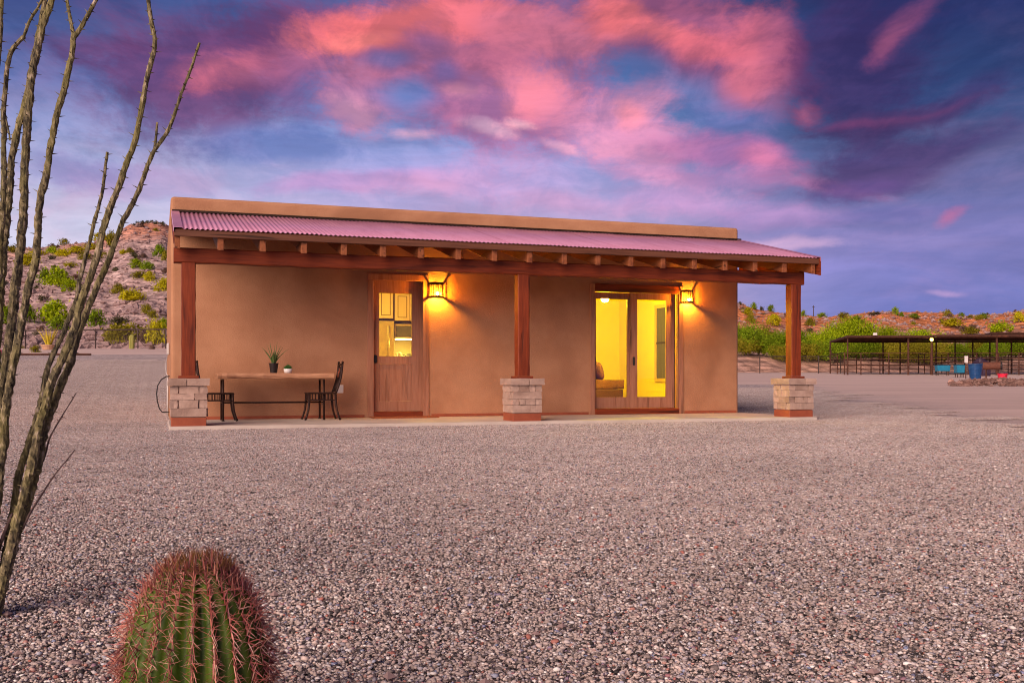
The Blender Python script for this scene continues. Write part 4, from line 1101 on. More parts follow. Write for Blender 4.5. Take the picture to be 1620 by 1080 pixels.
ocot([(-14,985),(4,900),(18,825),(32,742),(46,700),(62,646),(80,569),(101,524),(121,468),(135,400),(148,358),(163,295),(169,241)], wpx(24), wpx(8), 2.95)
ocot([(-16,985),(-10,840),(-2,760),(4,714),(9,652),(18,592),(33,518),(44,459),(58,400),(62,330),(74,272),(87,194),(105,128),(117,56)], wpx(30), wpx(15), 2.70)
ocot([(117,60),(133,35),(152,0),(170,-50),(196,-120)], wpx(12), wpx(7), 2.62, z0=2.70, v0=60)
ocot([(118,62),(111,30),(107,0),(100,-60)], wpx(10), wpx(6), 2.75, z0=2.70, v0=62)
ocot([(-20,988),(-12,830),(-4,740),(0,680),(9,592),(18,524),(24,459),(31,404),(37,330),(39,272),(43,202),(49,136),(58,78),(72,30),(82,0),(92,-60),(110,-150)], wpx(36), wpx(14), 2.85)
ocot([(-24,988),(-18,800),(-10,640),(-2,500),(5,410),(12,330),(23,225),(39,167),(56,80),(72,0),(84,-70)], wpx(34), wpx(13), 2.98)
ocot([(-26,988),(-22,760),(-14,560),(-2,420),(5,330),(6,233),(7,155),(15,89),(37,58)], wpx(28), wpx(11), 2.7)
ocot([(37,60),(46,36),(60,12),(80,-20)], wpx(8), wpx(6), 2.66, z0=2.7, v0=60)
ocot([(5,160),(10,190),(16,222)], wpx(6), wpx(4), 2.7, z0=2.74, v0=160)
ocot([(-28,988),(-40,700),(-36,400),(-14,180),(1,60),(2,0),(6,-80)], wpx(26), wpx(9), 2.8)
ocot([(-30,988),(-80,700),(-120,400),(-150,100),(-170,-60)], wpx(28), wpx(9), 3.1)
ocot([(-26,988),(-50,760),(-80,500),(-90,200),(-84,-40)], wpx(28), wpx(9), 2.5)
ocot([(36,836),(39,830),(53,802),(81,760),(119,711)], wpx(7), wpx(2.4), 2.72, 'twig', 'twig_dark', True, 2.84, 836, .3)
ocot([(68,730),(73,714),(80,690),(101,655),(121,621)], wpx(6), wpx(2.4), 2.9, 'twig', 'twig_dark', True, 2.84, 730, .3)
ocot([(-6,880),(2,855),(11,834),(20,812)], wpx(11), wpx(8), 2.84, 'twig', 'twig_dark', True, 2.86, 880, .3)

# one larger fieldstone in the gravel beside the cactus
def fieldstone(name, label, u, v, s_, mat_='hill_rock'):
    z = EYE*FPX/(v-HZ); X, Y = W(u, z)
    bm = NB(); bmesh.ops.create_icosphere(bm, subdivisions=3, radius=1)
    for q_ in bm.verts:
        c = q_.co.copy(); k = 1+.25*noise.noise(c*1.3+Vector((u, v, 0)))+.08*noise.noise(c*4)
        q_.co = Vector((c.x*s_*k, c.y*s_*.7*k, max(c.z, -.5)*s_*.55*k))
    o = obj(name, bm, mat_, None, smooth=False); o.location = (X, Y, s_*.18); return tag(o, label, 'stone')
fieldstone('stone', 'largest grey stone in the gravel left of the barrel cactus', 118, 1052, .018)

its = []
for _ in range(170):
    z = 2.1+R.random()**1.6*9; u = R.uniform(-200, 1800); X, Y = W(u, z)
    if Y > 13.6: continue
    its.append((X, Y, .006, R.uniform(.009, .017)))
tag(obj('loose_stones', None, None, me=rock_mesh('loose_stones', its, 'hill_rock')), 'larger loose stones strewn through the gravel', kind='stuff')
# ------------------------------------------------------------------ vegetation
def leaf_mesh(name, n, rx, ry, rz, size, seed, mat_, clumps=16, base=0.0, flat=.0, hang=0.0):
    """leaf-sized faces in uneven clumps through the volume of a crown whose foot is at z = 0"""
    r = random.Random(seed); cl = []
    for _ in range(clumps):
        a = r.uniform(0, 6.28); rr = sqrt(r.random()); hz_ = r.random()
        w_ = sqrt(max(.05, 1-(hz_*2-1)**2)) if base > 0 else sqrt(max(.05, 1-hz_**2))
        cl.append((cos(a)*rr*rx*.8*w_, sin(a)*rr*ry*.8*w_, base+rz*(.12+.76*hz_), r.uniform(.2, .42)))
    V, F = [], []
    for i in range(n):
        cx, cy, cz, cr = cl[i % clumps] if r.random() < .85 else (r.uniform(-.7, .7)*rx, r.uniform(-.7, .7)*ry, base+rz*r.uniform(.1, .8), .4)
        while True:
            d_ = Vector((r.uniform(-1, 1), r.uniform(-1, 1), r.uniform(-1, 1)))
            if d_.length <= 1: break
        P = Vector((cx+d_.x*cr*rx*1.1, cy+d_.y*cr*ry*1.1, max(.02, cz+d_.z*cr*rz)))
        nv = (d_+Vector((r.uniform(-1, 1), r.uniform(-1, 1), r.uniform(-.3, 1.2)))).normalized()
        s = nv.cross(Vector((r.uniform(-1, 1), r.uniform(-1, 1), r.uniform(-1, 1)))).normalized(); b = nv.cross(s)
        k = size*r.uniform(.6, 1.4); o_ = len(V)
        V += [P-s*k*.5, P+b*k*.32, P+s*k*.6, P-b*k*.28]; F.append((o_, o_+1, o_+2, o_+3))
    me = bpy.data.meshes.new(name); me.from_pydata([tuple(v) for v in V], [], F); me.materials.append(M[mat_]); return me
def stems_mesh(seed, h, spread, n, r0, mat_='trunk_bark', trunk=False):
    r = random.Random(seed); bm = NB()
    for k in range(n):
        a = 6.28*k/n+r.uniform(-.4, .4); lean = r.uniform(.3, 1.0)*spread
        P = [Vector((cos(a)*lean*f**1.3+r.uniform(-.03, .03)*h*f, sin(a)*lean*f**1.3+r.uniform(-.03, .03)*h*f, h*f)) for f in (0, .3, .6, 1)]
        tube(bm, P, [r0, r0*.75, r0*.5, r0*.18], 5)
    return me_from(bm, 'stems', mat_)
SH = {}
def shrub_proto(kind, var):
    key = (kind, var)
    if key not in SH:
        SH[key] = (leaf_mesh('foliage', 1000 if kind != 'leaf_dark' else 520, 1.0, 1.0, 1.0, .15 if kind != 'leaf_dark' else .17, hash(key) % 9999 if False else 11+var*7+len(kind)*31, kind, 15+3*var),
                   stems_mesh(5+var, .75, .55, 6, .035))
    return SH[key]
def shrub(name, label, cat, X, Y, Z, w_, h_, kind, group=None, var=None):
    var = R.randrange(3) if var is None else var
    fo, st = shrub_proto(kind, var)
    t = thing(name, label, cat, (X, Y, Z), R.uniform(0, 6.28), group)
    f = obj('foliage', None, None, t, local=True, me=fo); f.scale = (w_/2, w_/2, h_)
    s = obj('stems', None, None, t, local=True, me=st); s.scale = (w_/2, w_/2, h_)
    return t
def on_hill(side_, u, v, wpx_, hpx_, kind, label, name='desert_shrub', group=None):
    z = hill_find(side_, u, v); X, Y = W(u, z); Z = max(hill_z(side_, u, z), ground_h(X, Y))-.04
    return shrub(name, label, 'shrub', X, Y, Z, wpx_*z/FPX, hpx_*z/FPX, kind, group)
LS = [ # u, foot v, width, height in the photograph's angles
 (92,452,42,26,'leaf_bright','bright green shrub high on the left hillside between the ocotillo stems'),
 (112,462,34,18,'leaf_bright','low bright green shrub just below the highest one on the left hillside'),
 (70,448,22,20,'leaf_green','green shrub touching the left side of the bright one high on the hillside'),
 (216,425,22,14,'leaf_bright','rounded bright green shrub midway up below the red peak'),
 (233,427,20,12,'leaf_green','darker green shrub beside the rounded bright one below the peak'),
 (253,408,22,16,'leaf_green','dark green shrub right under the red peak near the house'),
 (262,416,14,14,'leaf_olive','olive shrub right under the red peak touching the house edge'),
 (236,447,20,14,'leaf_yellow','yellow green shrub on the mid slope left of the house wall'),
 (258,462,30,18,'leaf_yellow','wide yellow shrub on the mid slope beside the house wall'),
 (212,474,38,18,'leaf_yellow','wide flat yellow shrub in the middle of the left hillside'),
 (232,497,16,14,'leaf_olive','small olive shrub low on the pale part of the left hillside'),
 (242,504,15,12,'leaf_olive','small olive shrub next to the other on the pale low slope'),
 (152,518,28,24,'leaf_green','round green shrub behind the right ocotillo stem near the fence'),
 (84,512,50,30,'leaf_bright','broad bright green shrub near the fence seen between ocotillo stems'),
 (92,524,28,20,'leaf_green','dark green shrub in front of the broad bright one near the fence'),
 (47,512,20,24,'leaf_green','upright green shrub between the two leftmost ocotillo groups'),
 (12,514,22,24,'leaf_green','green shrub at the far left edge behind the ocotillo'),
 (200,545,56,30,'leaf_olive','wide olive shrub right behind the left chain link fence'),
 (180,540,30,22,'leaf_olive','smaller olive shrub at the left side of the wide one behind the fence'),
 (248,545,34,34,'leaf_yellow','tall yellow green shrub behind the fence touching the house wall'),
 (258,522,20,16,'leaf_bright','bright green clump above the fence rail at the house wall'),
 (160,382,30,12,'leaf_yellow','yellow green shrub on the skyline left of the red peak'),
 (176,392,16,22,'leaf_olive','olive shrub on the shoulder left of the red peak'),
 (196,402,12,8,'leaf_yellow','tiny yellow shrub at the foot of the red peak'),
 (206,402,12,8,'leaf_olive','tiny olive shrub at the foot of the red peak'),
 (120,402,34,10,'leaf_yellow','yellow bush along the skyline between the ocotillo stems'),
 (62,404,26,9,'leaf_yellow','low yellow bush on the skyline left of the fourth stem'),
 (84,402,24,9,'leaf_bright','low green yellow bush on the skyline in the middle of the gap between stems'),
 (100,405,26,10,'leaf_yellow','yellow bush just under the skyline in the gap between stems'),
 (142,396,24,10,'leaf_yellow','yellow bush on the skyline right before the hill steepens'),
 (135,412,22,10,'leaf_olive','olive bush under the skyline right before the hill steepens'),
 (112,425,20,9,'leaf_yellow','single low yellow bush above the bright green pair'),
 (45,420,36,18,'leaf_yellow','yellow bush high on the slope behind the leftmost stems'),
 (20,402,30,10,'leaf_olive','olive bush on the skyline at the far left'),
]
for u, v, w_, h_, kd, lb in LS: on_hill('L', u, v, w_*1.18, h_*1.1, kd, lb)
for k, (u, v) in enumerate([(212,357),(218,356),(226,355),(233,354),(240,354),(247,355),(253,356),(258,358)]):
    on_hill('L', u, v, R.uniform(7, 11), R.uniform(4, 7), 'leaf_dark', 'tiny dark bush on the flat top of the red peak', 'desert_shrub', 'bushes on top of the peak')
n_ = 0
while n_ < 80:
    u = R.uniform(-60, 300); z = 74+R.random()*104
    X, Y, h = hill_pt('L', u, z); sc_ = R.uniform(.5, 1.6)
    kd = R.choice(('leaf_dark', 'leaf_dark', 'leaf_dark', 'leaf_brown', 'leaf_brown', 'leaf_olive'))
    lb = {'leaf_dark': 'small dark scrub bush dotting the left hillside', 'leaf_brown': 'small dry brown bush dotting the left hillside', 'leaf_olive': 'small olive bush dotting the left hillside'}[kd]
    shrub('scrub_bush', lb, 'bush', X, Y, h-.04, sc_*1.3, sc_*.62, kd, {'leaf_dark': 'dark scrub on the left hillside', 'leaf_brown': 'dry brown scrub on the left hillside', 'leaf_olive': 'olive scrub on the left hillside'}[kd]); n_ += 1
n_ = 0
while n_ < 34:
    u = R.uniform(1160, 1680); z = 150+R.random()*88
    X, Y, h = hill_pt('R', u, z); sc_ = R.uniform(.7, 1.5)
    kd = R.choice(('leaf_dark', 'leaf_brown', 'leaf_olive'))
    lb = {'leaf_dark': 'small dark bush dotting the orange right ridge', 'leaf_brown': 'small dry brown bush dotting the orange right ridge', 'leaf_olive': 'small olive bush dotting the orange right ridge'}[kd]
    shrub('scrub_bush', lb, 'bush', X, Y, h-.04, sc_*1.3, sc_*.7, kd, {'leaf_dark': 'dark scrub on the right ridge', 'leaf_brown': 'dry brown scrub on the right ridge', 'leaf_olive': 'olive scrub on the right ridge'}[kd]); n_ += 1
for u, v, w_, h_, kd, lb in [
 (1171,482,8,8,'leaf_dark','small dark bush on the ridge line touching the house corner'),
 (1192,489,16,12,'leaf_green','dark green bush on the ridge line right of the house corner'),
 (1205,491,10,10,'leaf_dark','small dark bush between two greener ones on the ridge line'),
 (1220,493,16,14,'leaf_green','rounded green bush on the ridge line left of the right post'),
 (1271,500,12,12,'leaf_green','green bush on the ridge line just right of the right post'),
 (1301,503,20,10,'leaf_green','low green bush on the ridge line near the utility pole'),
 (1333,505,18,14,'leaf_olive','ragged olive bush on the ridge line above the shelter corner'),
 (1356,510,26,13,'leaf_green','broad green bush just under the ridge above the shelter'),
 (1384,499,28,8,'leaf_dark','wide dark flat bush on the highest hump of the ridge'),
 (1416,499,14,16,'leaf_green','upright green bush on the ridge right of the dark flat one'),
 (1426,502,12,9,'leaf_green','small green bush right of the upright one on the ridge'),
 (1445,505,24,9,'leaf_green','low wide green bush in the middle of the right ridge'),
 (1498,502,20,15,'leaf_olive','ragged tall olive bush on the ridge above the yard light'),
 (1521,502,12,10,'leaf_green','green bush on the ridge above the blue barrel'),
 (1556,504,24,10,'leaf_green','wide green bush on the ridge above the rusty drum'),
 (1505,520,44,16,'leaf_yellow','wide yellow bush on the orange slope above the yard light'),
 (1585,524,44,24,'leaf_bright','large bright green bush high on the slope at the right edge'),
 (1612,512,24,20,'leaf_yellow','yellow bush near the ridge at the right edge'),
 (1535,528,36,14,'leaf_olive','olive bush on the slope above the second shelter'),
 (1225,517,34,22,'leaf_yellow','bright yellow bush on the slope left of the right post'),
 (1182,500,24,16,'leaf_yellow','yellow bush on the slope beside the house corner'),
 (1187,514,22,16,'leaf_olive','olive bush below the yellow one beside the house corner'),
 (1283,515,22,14,'leaf_olive','olive bush on the slope right of the right post'),
]: on_hill('R', u, v, w_*.9, h_*.78, kd, lb)

# palo verde trees beyond the fence on the right
TR = {}
def tree_proto(kind, var):
    key = (kind, var)
    if key not in TR:
        TR[key] = (leaf_mesh('crown', 6500, 1.0, 1.0, .8, .055, 40+var*13+len(kind), kind, 26, .2), stems_mesh(60+var, .8, .55, 4, .035))
    return TR[key]
def tree(label, u, z, w_, h_, kind, group=None):
    X, Y = W(u, z); Z = max(ground_h(X, Y), hill_z('R', u, z) if z > 94 else -9)
    cr, tr_ = tree_proto(kind, R.randrange(3))
    t = thing('palo_verde_tree', label, 'tree', (X, Y, Z-.05), R.uniform(0, 6.28), group)
    c = obj('crown', None, None, t, local=True, me=cr); c.scale = (w_/2, w_/2, h_)
    k = obj('trunk', None, None, t, local=True, me=tr_); k.scale = (w_/2, w_/2, h_)
tl = [ # u, distance, width m, height m, foliage
 (1180,98,4.2,4.9,'leaf_green','leaning green tree touching the house corner behind the fence'),
 (1200,104,4.4,4.8,'leaf_olive','olive tree second from the house corner behind the fence'),
 (1222,98,4.0,3.9,'leaf_green','green tree left of the right porch post behind the fence'),
 (1240,106,4.2,4.4,'leaf_olive','olive tree hidden partly by the right porch post'),
 (1262,98,4.0,4.2,'leaf_green','green tree just right of the right porch post'),
 (1284,102,4.6,4.8,'leaf_green','taller green tree right of the right porch post'),
 (1306,100,4.2,4.4,'leaf_bright','yellow green tree at the left end of the shelter'),
 (1330,108,5.2,5.6,'leaf_bright','bright green tree above the left corner of the shelter'),
 (1352,106,5.6,6.3,'leaf_bright','tallest bright yellow green tree above the shelter'),
 (1378,108,5.0,5.4,'leaf_bright','bright green tree right of the tallest one above the shelter'),
 (1404,110,4.6,5.6,'leaf_bright','rounded bright tree above the middle of the shelter'),
 (1430,108,4.4,4.5,'leaf_green','lower green tree above the middle of the shelter'),
 (1456,110,5.4,5.2,'leaf_bright','wide bright tree left of the yard light'),
]
for u_, z_, w_, h_, kd_, lb_ in tl: tree(lb_, u_, z_+5, w_*1.05, h_*.68, kd_)
for k in range(26):
    u = 1172+k*18+R.uniform(-6, 6); kd = R.choice(('leaf_olive', 'leaf_green', 'leaf_olive'))
    lb = {'leaf_olive': 'low olive desert tree in the thicket behind the fence and shelter', 'leaf_green': 'low green desert tree in the thicket behind the fence and shelter'}[kd]
    tree(lb, u, R.uniform(100, 106), R.uniform(2.8, 4.2), R.uniform(1.5, 2.4) if u < 1320 else R.uniform(1.7, 2.4), kd, {'leaf_olive': 'olive thicket trees', 'leaf_green': 'green thicket trees'}[kd])

# small plants before the left fence
X, Y = W(77, 57); pl = thing('potted_plant', 'yellow upright plant in a low tan pot before the left hill', 'potted plant', (X, Y, ground_h(X, Y)-.012))
bm = NB(); lathe(bm, [(.001, 0), (.30, 0), (.40, .22), (.42, .22), (.42, .28), (.36, .28)], (0, 0, 0), 18); obj('pot', bm, 'terracotta_tan', pl, local=True)
for k in range(26):
    a = 2.4*k; t_ = R.uniform(.05, .6); ln = R.uniform(.6, 1.15); bm = NB()
    tube(bm, [(cos(a)*.1, sin(a)*.1, .2), (cos(a)*(.1+sin(t_)*ln*.5), sin(a)*(.1+sin(t_)*ln*.5), .2+ln*.55), (cos(a)*(.1+sin(t_)*ln*1.1), sin(a)*(.1+sin(t_)*ln*1.1), .2+ln)], [.05, .045, .005], 5, ell=.4)
    obj('leaf', bm, 'yellow_leaf', pl, local=True)
X, Y = W(56, 50); shrub('desert_shrub', 'tiny dark olive tuft on bare dirt at the left', 'shrub', X, Y, ground_h(X, Y)-.02, .55, .35, 'leaf_olive')
X, Y = W(240, 60); shrub('desert_shrub', 'low brown tuft on the dirt behind the gravel near the house wall', 'shrub', X, Y, ground_h(X, Y)-.02, .5, .25, 'leaf_brown')
X, Y = W(208.5, 63); cc = thing('column_cactus', 'short ribbed yellowish column cactus before the left chain link fence', 'cactus', (X, Y, ground_h(X, Y)-.03))
bm = NB(); pr = [(.15, 0), (.17, .2), (.18, .5), (.17, .72), (.13, .84), (.06, .90), (.0, .91)]; rings = []
for r_, z_ in pr: rings.append([bm.verts.new((r_*(1 if k % 2 else .84)*cos(2*pi*k/28), r_*(1 if k % 2 else .84)*sin(2*pi*k/28), z_)) for k in range(28)])
for i in range(len(rings)-1):
    for k in range(28): bm.faces.new((rings[i][k], rings[i][(k+1) % 28], rings[i+1][(k+1) % 28], rings[i+1][k]))
obj('body', bm, 'column_cactus', cc, local=True)

# ------------------------------------------------------------------ chain link fences
def fence(label, path, h_, step, name='chain_link_fence'):
    """path: ground plan points; posts at equal steps"""
    t = thing(name, label, 'fence', (*path[0], ground_h(*path[0])))
    P = []; 
    for a, b in zip(path, path[1:]):
        L_ = math.dist(a, b); n = max(1, round(L_/step))
        for i in range(n): P.append((a[0]+(b[0]-a[0])*i/n, a[1]+(b[1]-a[1])*i/n))
    P.append(path[-1])
    G = [Vector((x, y, ground_h(x, y)-.012)) for x, y in P]
    for g_ in G:
        bm = NB(); tube(bm, [g_, g_+Vector((0, 0, h_))], .045, 6); bmesh.ops.create_icosphere(bm, subdivisions=1, radius=.035, matrix=Matrix.Translation(g_+Vector((0, 0, h_+.02)))); obj('fence_post', bm, 'fence_steel', t)
    for a, b in zip(G, G[1:]):
        bm = NB(); tube(bm, [a+Vector((0, 0, h_-.04)), b+Vector((0, 0, h_-.04))], .045, 6); obj('top_rail', bm, 'fence_steel', t)
    V, F = [], []
    for a, b in zip(G, G[1:]):
        d_ = (b-a); L_ = d_.length; hh = h_-.07; n = int((L_+hh)/.14); nrm = Vector((-d_.y, d_.x, 0)).normalized()*.035
        for s_ in (0, 1):
            for i in range(n):
                x0 = -hh+i*.14; x1 = x0+hh; z0, z1 = 0.0, hh
                if x0 < 0: z0, x0 = -x0, 0.0
                if x1 > L_: z1 = hh-(x1-L_); x1 = L_
                if x1 <= x0: continue
                A = a+d_*((x0 if not s_ else L_-x0)/L_)+Vector((0, 0, z0+.04))+nrm; B = a+d_*((x1 if not s_ else L_-x1)/L_)+Vector((0, 0, z1+.04))+nrm
                o_ = len(V); w_ = Vector((0, 0, .006)); V += [A-w_, A+w_, B+w_, B-w_]; F.append((o_, o_+1, o_+2, o_+3))
    me = bpy.data.meshes.new('wire_mesh'); me.from_pydata([tuple(v) for v in V], [], F); me.materials.append(M['fence_steel'])
    o = obj('wire_mesh', None, None, t, me=me); o['kind'] = 'stuff'
    return t
fence('dark chain link fence at the foot of the left hill', [W(-160, 69), W(40, 69), W(151, 67), W(218, 65.5), W(262, 65), W(330, 64), W(470, 64)], 1.28, 2.8)
fence('dark chain link fence in front of the green thicket on the right', [W(960, 88), W(1085, 89), W(1202, 90), W(1295, 90), W(1330, 91), W(1480, 95), W(1660, 98)], 1.55, 5.0)
# steel edging where the gravel ends on the left
bm = NB(); P = [W(u, 45.2) for u in range(-120, 146, 12)]
tube(bm, [(x, y, ground_h(x, y)+.035) for x, y in P], .05, 6); tag(obj('edging_pipe', bm, 'rust_pipe', None), 'dark rusty pipe lying along the left edge of the gravel', 'pipe')
X, Y = W(-3, 44.2); bm = NB(); lathe(bm, [(.001, 0), (.13, 0), (.15, .26), (.13, .28), (.001, .28)], (0, 0, 0), 12); o = obj('bucket', bm, 'red_plastic', None); o.location = (X, Y, ground_h(X, Y)-.01); tag(o, 'small red bucket at the far left edge of the yard', 'bucket')

# ------------------------------------------------------------------ corral and shade shelters
def gp(u, z): X, Y = W(u, z); return Vector((X, Y, ground_h(X, Y)-.012))
def shelter(label, ul, ur, zn, zf, top, posts, cat='shelter', tilt=0.0):
    t = thing('shade_shelter', label, cat, gp(ul, zn))
    a, b = W(ul, zn), W(ur, zn); c, d_ = W(CU+(ur-CU)*zn/zf+38, zf), W(CU+(ul-CU)*zn/zf+38, zf)
    zt = top
    def slab(pts, z0, z1, name, mat_):
        bm = NB(); A = [bm.verts.new((x, y, z0)) for x, y in pts]; B = [bm.verts.new((x, y, z1)) for x, y in pts]
        bm.faces.new(A); bm.faces.new(B[::-1])
        for k in range(len(A)): bm.faces.new((A[k], B[k], B[(k+1) % len(A)], A[(k+1) % len(A)]))
        bmesh.ops.recalc_face_normals(bm, faces=bm.faces[:]); return obj(name, bm, mat_, t)
    def lp(p_, q_, f): return (p_[0]+(q_[0]-p_[0])*f, p_[1]+(q_[1]-p_[1])*f)
    nsh = 5
    for k in range(nsh):
        f0, f1 = k/nsh, (k+1)/nsh
        slab([lp(a, b, f0), lp(a, b, f1-.004), lp(d_, c, f1-.004), lp(d_, c, f0)], zt, zt+.05+.008*(k % 2), 'roof_sheet', 'rust_roof')
    for p_, q_ in ((a, b), (d_, c), (a, d_), (b, c)):
        bm = NB(); tube(bm, [(p_[0], p_[1], zt-.075), (q_[0], q_[1], zt-.075)], .07, 4); obj('roof_beam', bm, 'rust_pipe', t)
    for k in range(1, 4):
        p_, q_ = lp(a, d_, k/4), lp(b, c, k/4); bm = NB(); tube(bm, [(p_[0], p_[1], zt-.06), (q_[0], q_[1], zt-.06)], .05, 4); obj('purlin', bm, 'rust_pipe', t)
    for (u, z, r_) in posts:
        g_ = gp(u, z); bm = NB(); tube(bm, [g_, Vector((g_.x, g_.y, zt-.02))], r_, 8); obj('post', bm, 'rust_pipe', t)
    return t
Zt = EYE+(HZ-531.5)*80/FPX
shelter('flat dark steel shade roof over the left part of the corral', 1340, 1476, 80, 91, Zt, [(1341,80.3,.06),(1313.5,90.5,.06),(1397,89,.06),(1424,89.5,.06),(1437,80.3,.075),(1474,80.3,.085)])
shelter('rust brown steel shade roof over the right part of the corral', 1482, 1700, 79, 91, Zt+.02, [(1481,89.5,.06),(1511,89.5,.06),(1539,89.5,.06),(1566,89.5,.06),(1600,89.5,.06),(1577,79.4,.09),(1640,79.4,.07)])
shelter('higher reddish roof edge of a barn at the far right', 1568, 1720, 84, 92, EYE+(HZ-526.5)*84/FPX, [(1690,85,.07),(1660,91,.07)], 'barn')
def rails(t, p_, q_, hs, r_=.03):
    for h in hs:
        bm = NB(); n = max(1, round((p_-q_).length/8)); P = []
        for i in range(n+1):
            c = p_.lerp(q_, i/n); P.append((c.x, c.y, ground_h(c.x, c.y)+h))
        tube(bm, P, r_, 6); obj('rail', bm, 'rust_pipe', t)
def posts_(t, us, z, h_, r_=.045):
    for u in us:
        g_ = gp(u, z) if not isinstance(u, tuple) else gp(*u); bm = NB(); tube(bm, [g_, g_+Vector((0, 0, h_))], r_, 8); obj('post', bm, 'rust_pipe', t)
co = thing('corral_fence', 'brown pipe rail corral fence along the front of the shelters', 'fence', gp(1336, 81))
HS = (1.72, 1.22, .72); 
posts_(co, [1336, 1362, 1406, 1436.5, 1472], 81, 1.76); rails(co, gp(1336, 81), gp(1472, 81), HS)
posts_(co, [(1500, 81), (1532, 81), (1545, 81), (1580, 80), (1612, 80), (1650, 80)], 81, 1.76); rails(co, gp(1472, 81), gp(1655, 80), (1.72, 1.34, .98, .62))
cb = thing('corral_fence', 'brown pipe rail fence along the rear of the corral', 'fence', gp(1313, 91))
posts_(cb, [1313.5, 1355, 1378, 1453, 1490, 1526, 1560, 1595, 1630], 91, 1.7, .04); rails(cb, gp(1313.5, 91), gp(1660, 91), (1.66, 1.2, .75, .35), .035)
for u0_, z0_, u1_, z1_, lb in ((1336, 81, 1313.5, 91, 'pipe rail fence closing the left end of the corral'), (1406, 81, 1378, 91, 'pipe rail fence dividing the left corral pens'), (1472, 81, 1453, 91, 'pipe rail fence dividing the pens under the yard light')):
    cs = thing('corral_fence', lb, 'fence', gp(u0_, z0_)); posts_(cs, [((u0_+u1_)/2, (z0_+z1_)/2)], 0, 1.7, .04); rails(cs, gp(u0_, z0_), gp(u1_, z1_), HS)
# yard light on the corner post
g_ = gp(1474, 79.9); yl = thing('yard_light', 'glowing yellow green yard light under the shelter corner', 'lamp', (g_.x, g_.y, Zt-.28))
bm = NB(); bmesh.ops.create_icosphere(bm, subdivisions=2, radius=.13); obj('bulb', bm, 'barn_glow', yl, local=True, smooth=True)
bm = NB(); lathe(bm, [(.20, .10), (.14, .17), (.05, .2), (.001, .2)], (0, 0, 0), 14); obj('hood', bm, 'rust_pipe', yl, local=True)
g_ = gp(1384.5, 79.9); bm = NB(); box(bm, -.12, .12, -.12, .12, 0, .2, .02); o = obj('lamp_housing', bm, 'white_plastic', None); o.location = (g_.x, g_.y, Zt+.06-.01); tag(o, 'small white lamp housing on the left shelter roof edge', 'lamp')
# things standing at the corral
def upright_drum(name, label, cat, u, z, r0, r1, h_, mat_):
    g_ = gp(u, z); t = thing(name, label, cat, g_)
    bm = NB(); lathe(bm, [(.001, 0), (r0, 0), (r0+(r1-r0)*.33, h_*.33), (r0+(r1-r0)*.34+.015, h_*.35), (r0+(r1-r0)*.38, h_*.38), (r0+(r1-r0)*.66, h_*.66), (r0+(r1-r0)*.68+.015, h_*.68), (r0+(r1-r0)*.71, h_*.71), (r1, h_), (r1-.03, h_), (r1-.05, h_-.2), (.001, h_-.2)], (0, 0, 0), 20); obj('body', bm, mat_, t, local=True)
    bm = NB(); lathe(bm, [(r1-.002, h_-.02), (r1+.025, h_-.02), (r1+.025, h_+.025), (r1-.03, h_+.025), (r1-.03, h_+.001)], (0, 0, 0), 20); obj('rim', bm, mat_, t, local=True)
upright_drum('barrel', 'dark blue plastic barrel standing behind the rock pile', 'barrel', 1543, 58, .29, .39, .90, 'blue_plastic')
g_ = gp(1571, 61); dr = thing('drum_grill', 'rusty drum lying on a steel stand beside the blue barrel', 'drum', g_, TH*-1)
ax = Vector((.95, -.55, 0)).normalized()
bm = NB(); c0 = Vector((0, 0, .80)); tube(bm, [c0-ax*.55, c0-ax*.54, c0+ax*.42], [.21, .235, .235], 20); obj('body', bm, 'rust_drum', dr, local=True)
bm = NB(); tube(bm, [c0+ax*.422, c0+ax*.50], [.25, .24], 20); obj('end_cap', bm, 'drum_black', dr, local=True)
for s_ in (-.38, .30):
    for y_ in (-.18, .18):
        q_ = c0+ax*s_+Vector((-ax.y, ax.x, 0))*y_; bm = NB(); tube(bm, [(q_.x, q_.y, 0), (q_.x, q_.y, .60)], .025, 6); obj('leg', bm, 'rust_pipe', dr, local=True)
g_ = gp(1586, 59); t = thing('bucket', 'bright red plastic tub under the rusty drum', 'bucket', g_)
bm = NB(); lathe(bm, [(.001, 0), (.22, 0), (.28, .34), (.31, .34), (.31, .37), (.26, .37), (.22, .06), (.001, .06)], (0, 0, .0), 18); obj('body', bm, 'red_plastic', t, local=True)
bm = NB(); tube(bm, [(-.29, 0, .35), (-.2, -.14, .30), (0, -.3, .22), (.2, -.14, .30), (.29, 0, .35)], .012, 6); obj('handle', bm, 'dark_iron', t, local=True)
def trough(label, u, z, w_, d_, h_, z0=.0):
    g_ = gp(u, z); t = thing('water_trough', label, 'trough', g_, -TH)
    bm = NB(); pr = [(-w_/2, h_), (-w_/2+.06, .12+z0), (w_/2-.06, .12+z0), (w_/2, h_), (w_/2-.05, h_), (w_/2-.1, .18+z0), (-w_/2+.1, .18+z0), (-w_/2+.05, h_)]
    prism(bm, pr, -d_/2, d_/2); 
    for y_ in (-d_/2-.02, d_/2): box(bm, -w_/2+.05, w_/2-.05, y_, y_+.02, .13+z0, h_)
    obj('basin', bm, 'trough_blue', t, local=True)
    for sx_ in (-1, 1):
        for sy_ in (-1, 1):
            bm = NB(); tube(bm, [(sx_*(w_/2-.1), sy_*(d_/2-.08), 0), (sx_*(w_/2-.1), sy_*(d_/2-.08), .13+z0)], .03, 6); obj('leg', bm, 'dark_iron', t, local=True)
trough('long low blue water trough at the corral rail', 1491, 76, 1.0, .5, .78, .22); trough('tall blue feed trough left of the dark blue barrel', 1517.5, 68, .58, .5, .82, .18)
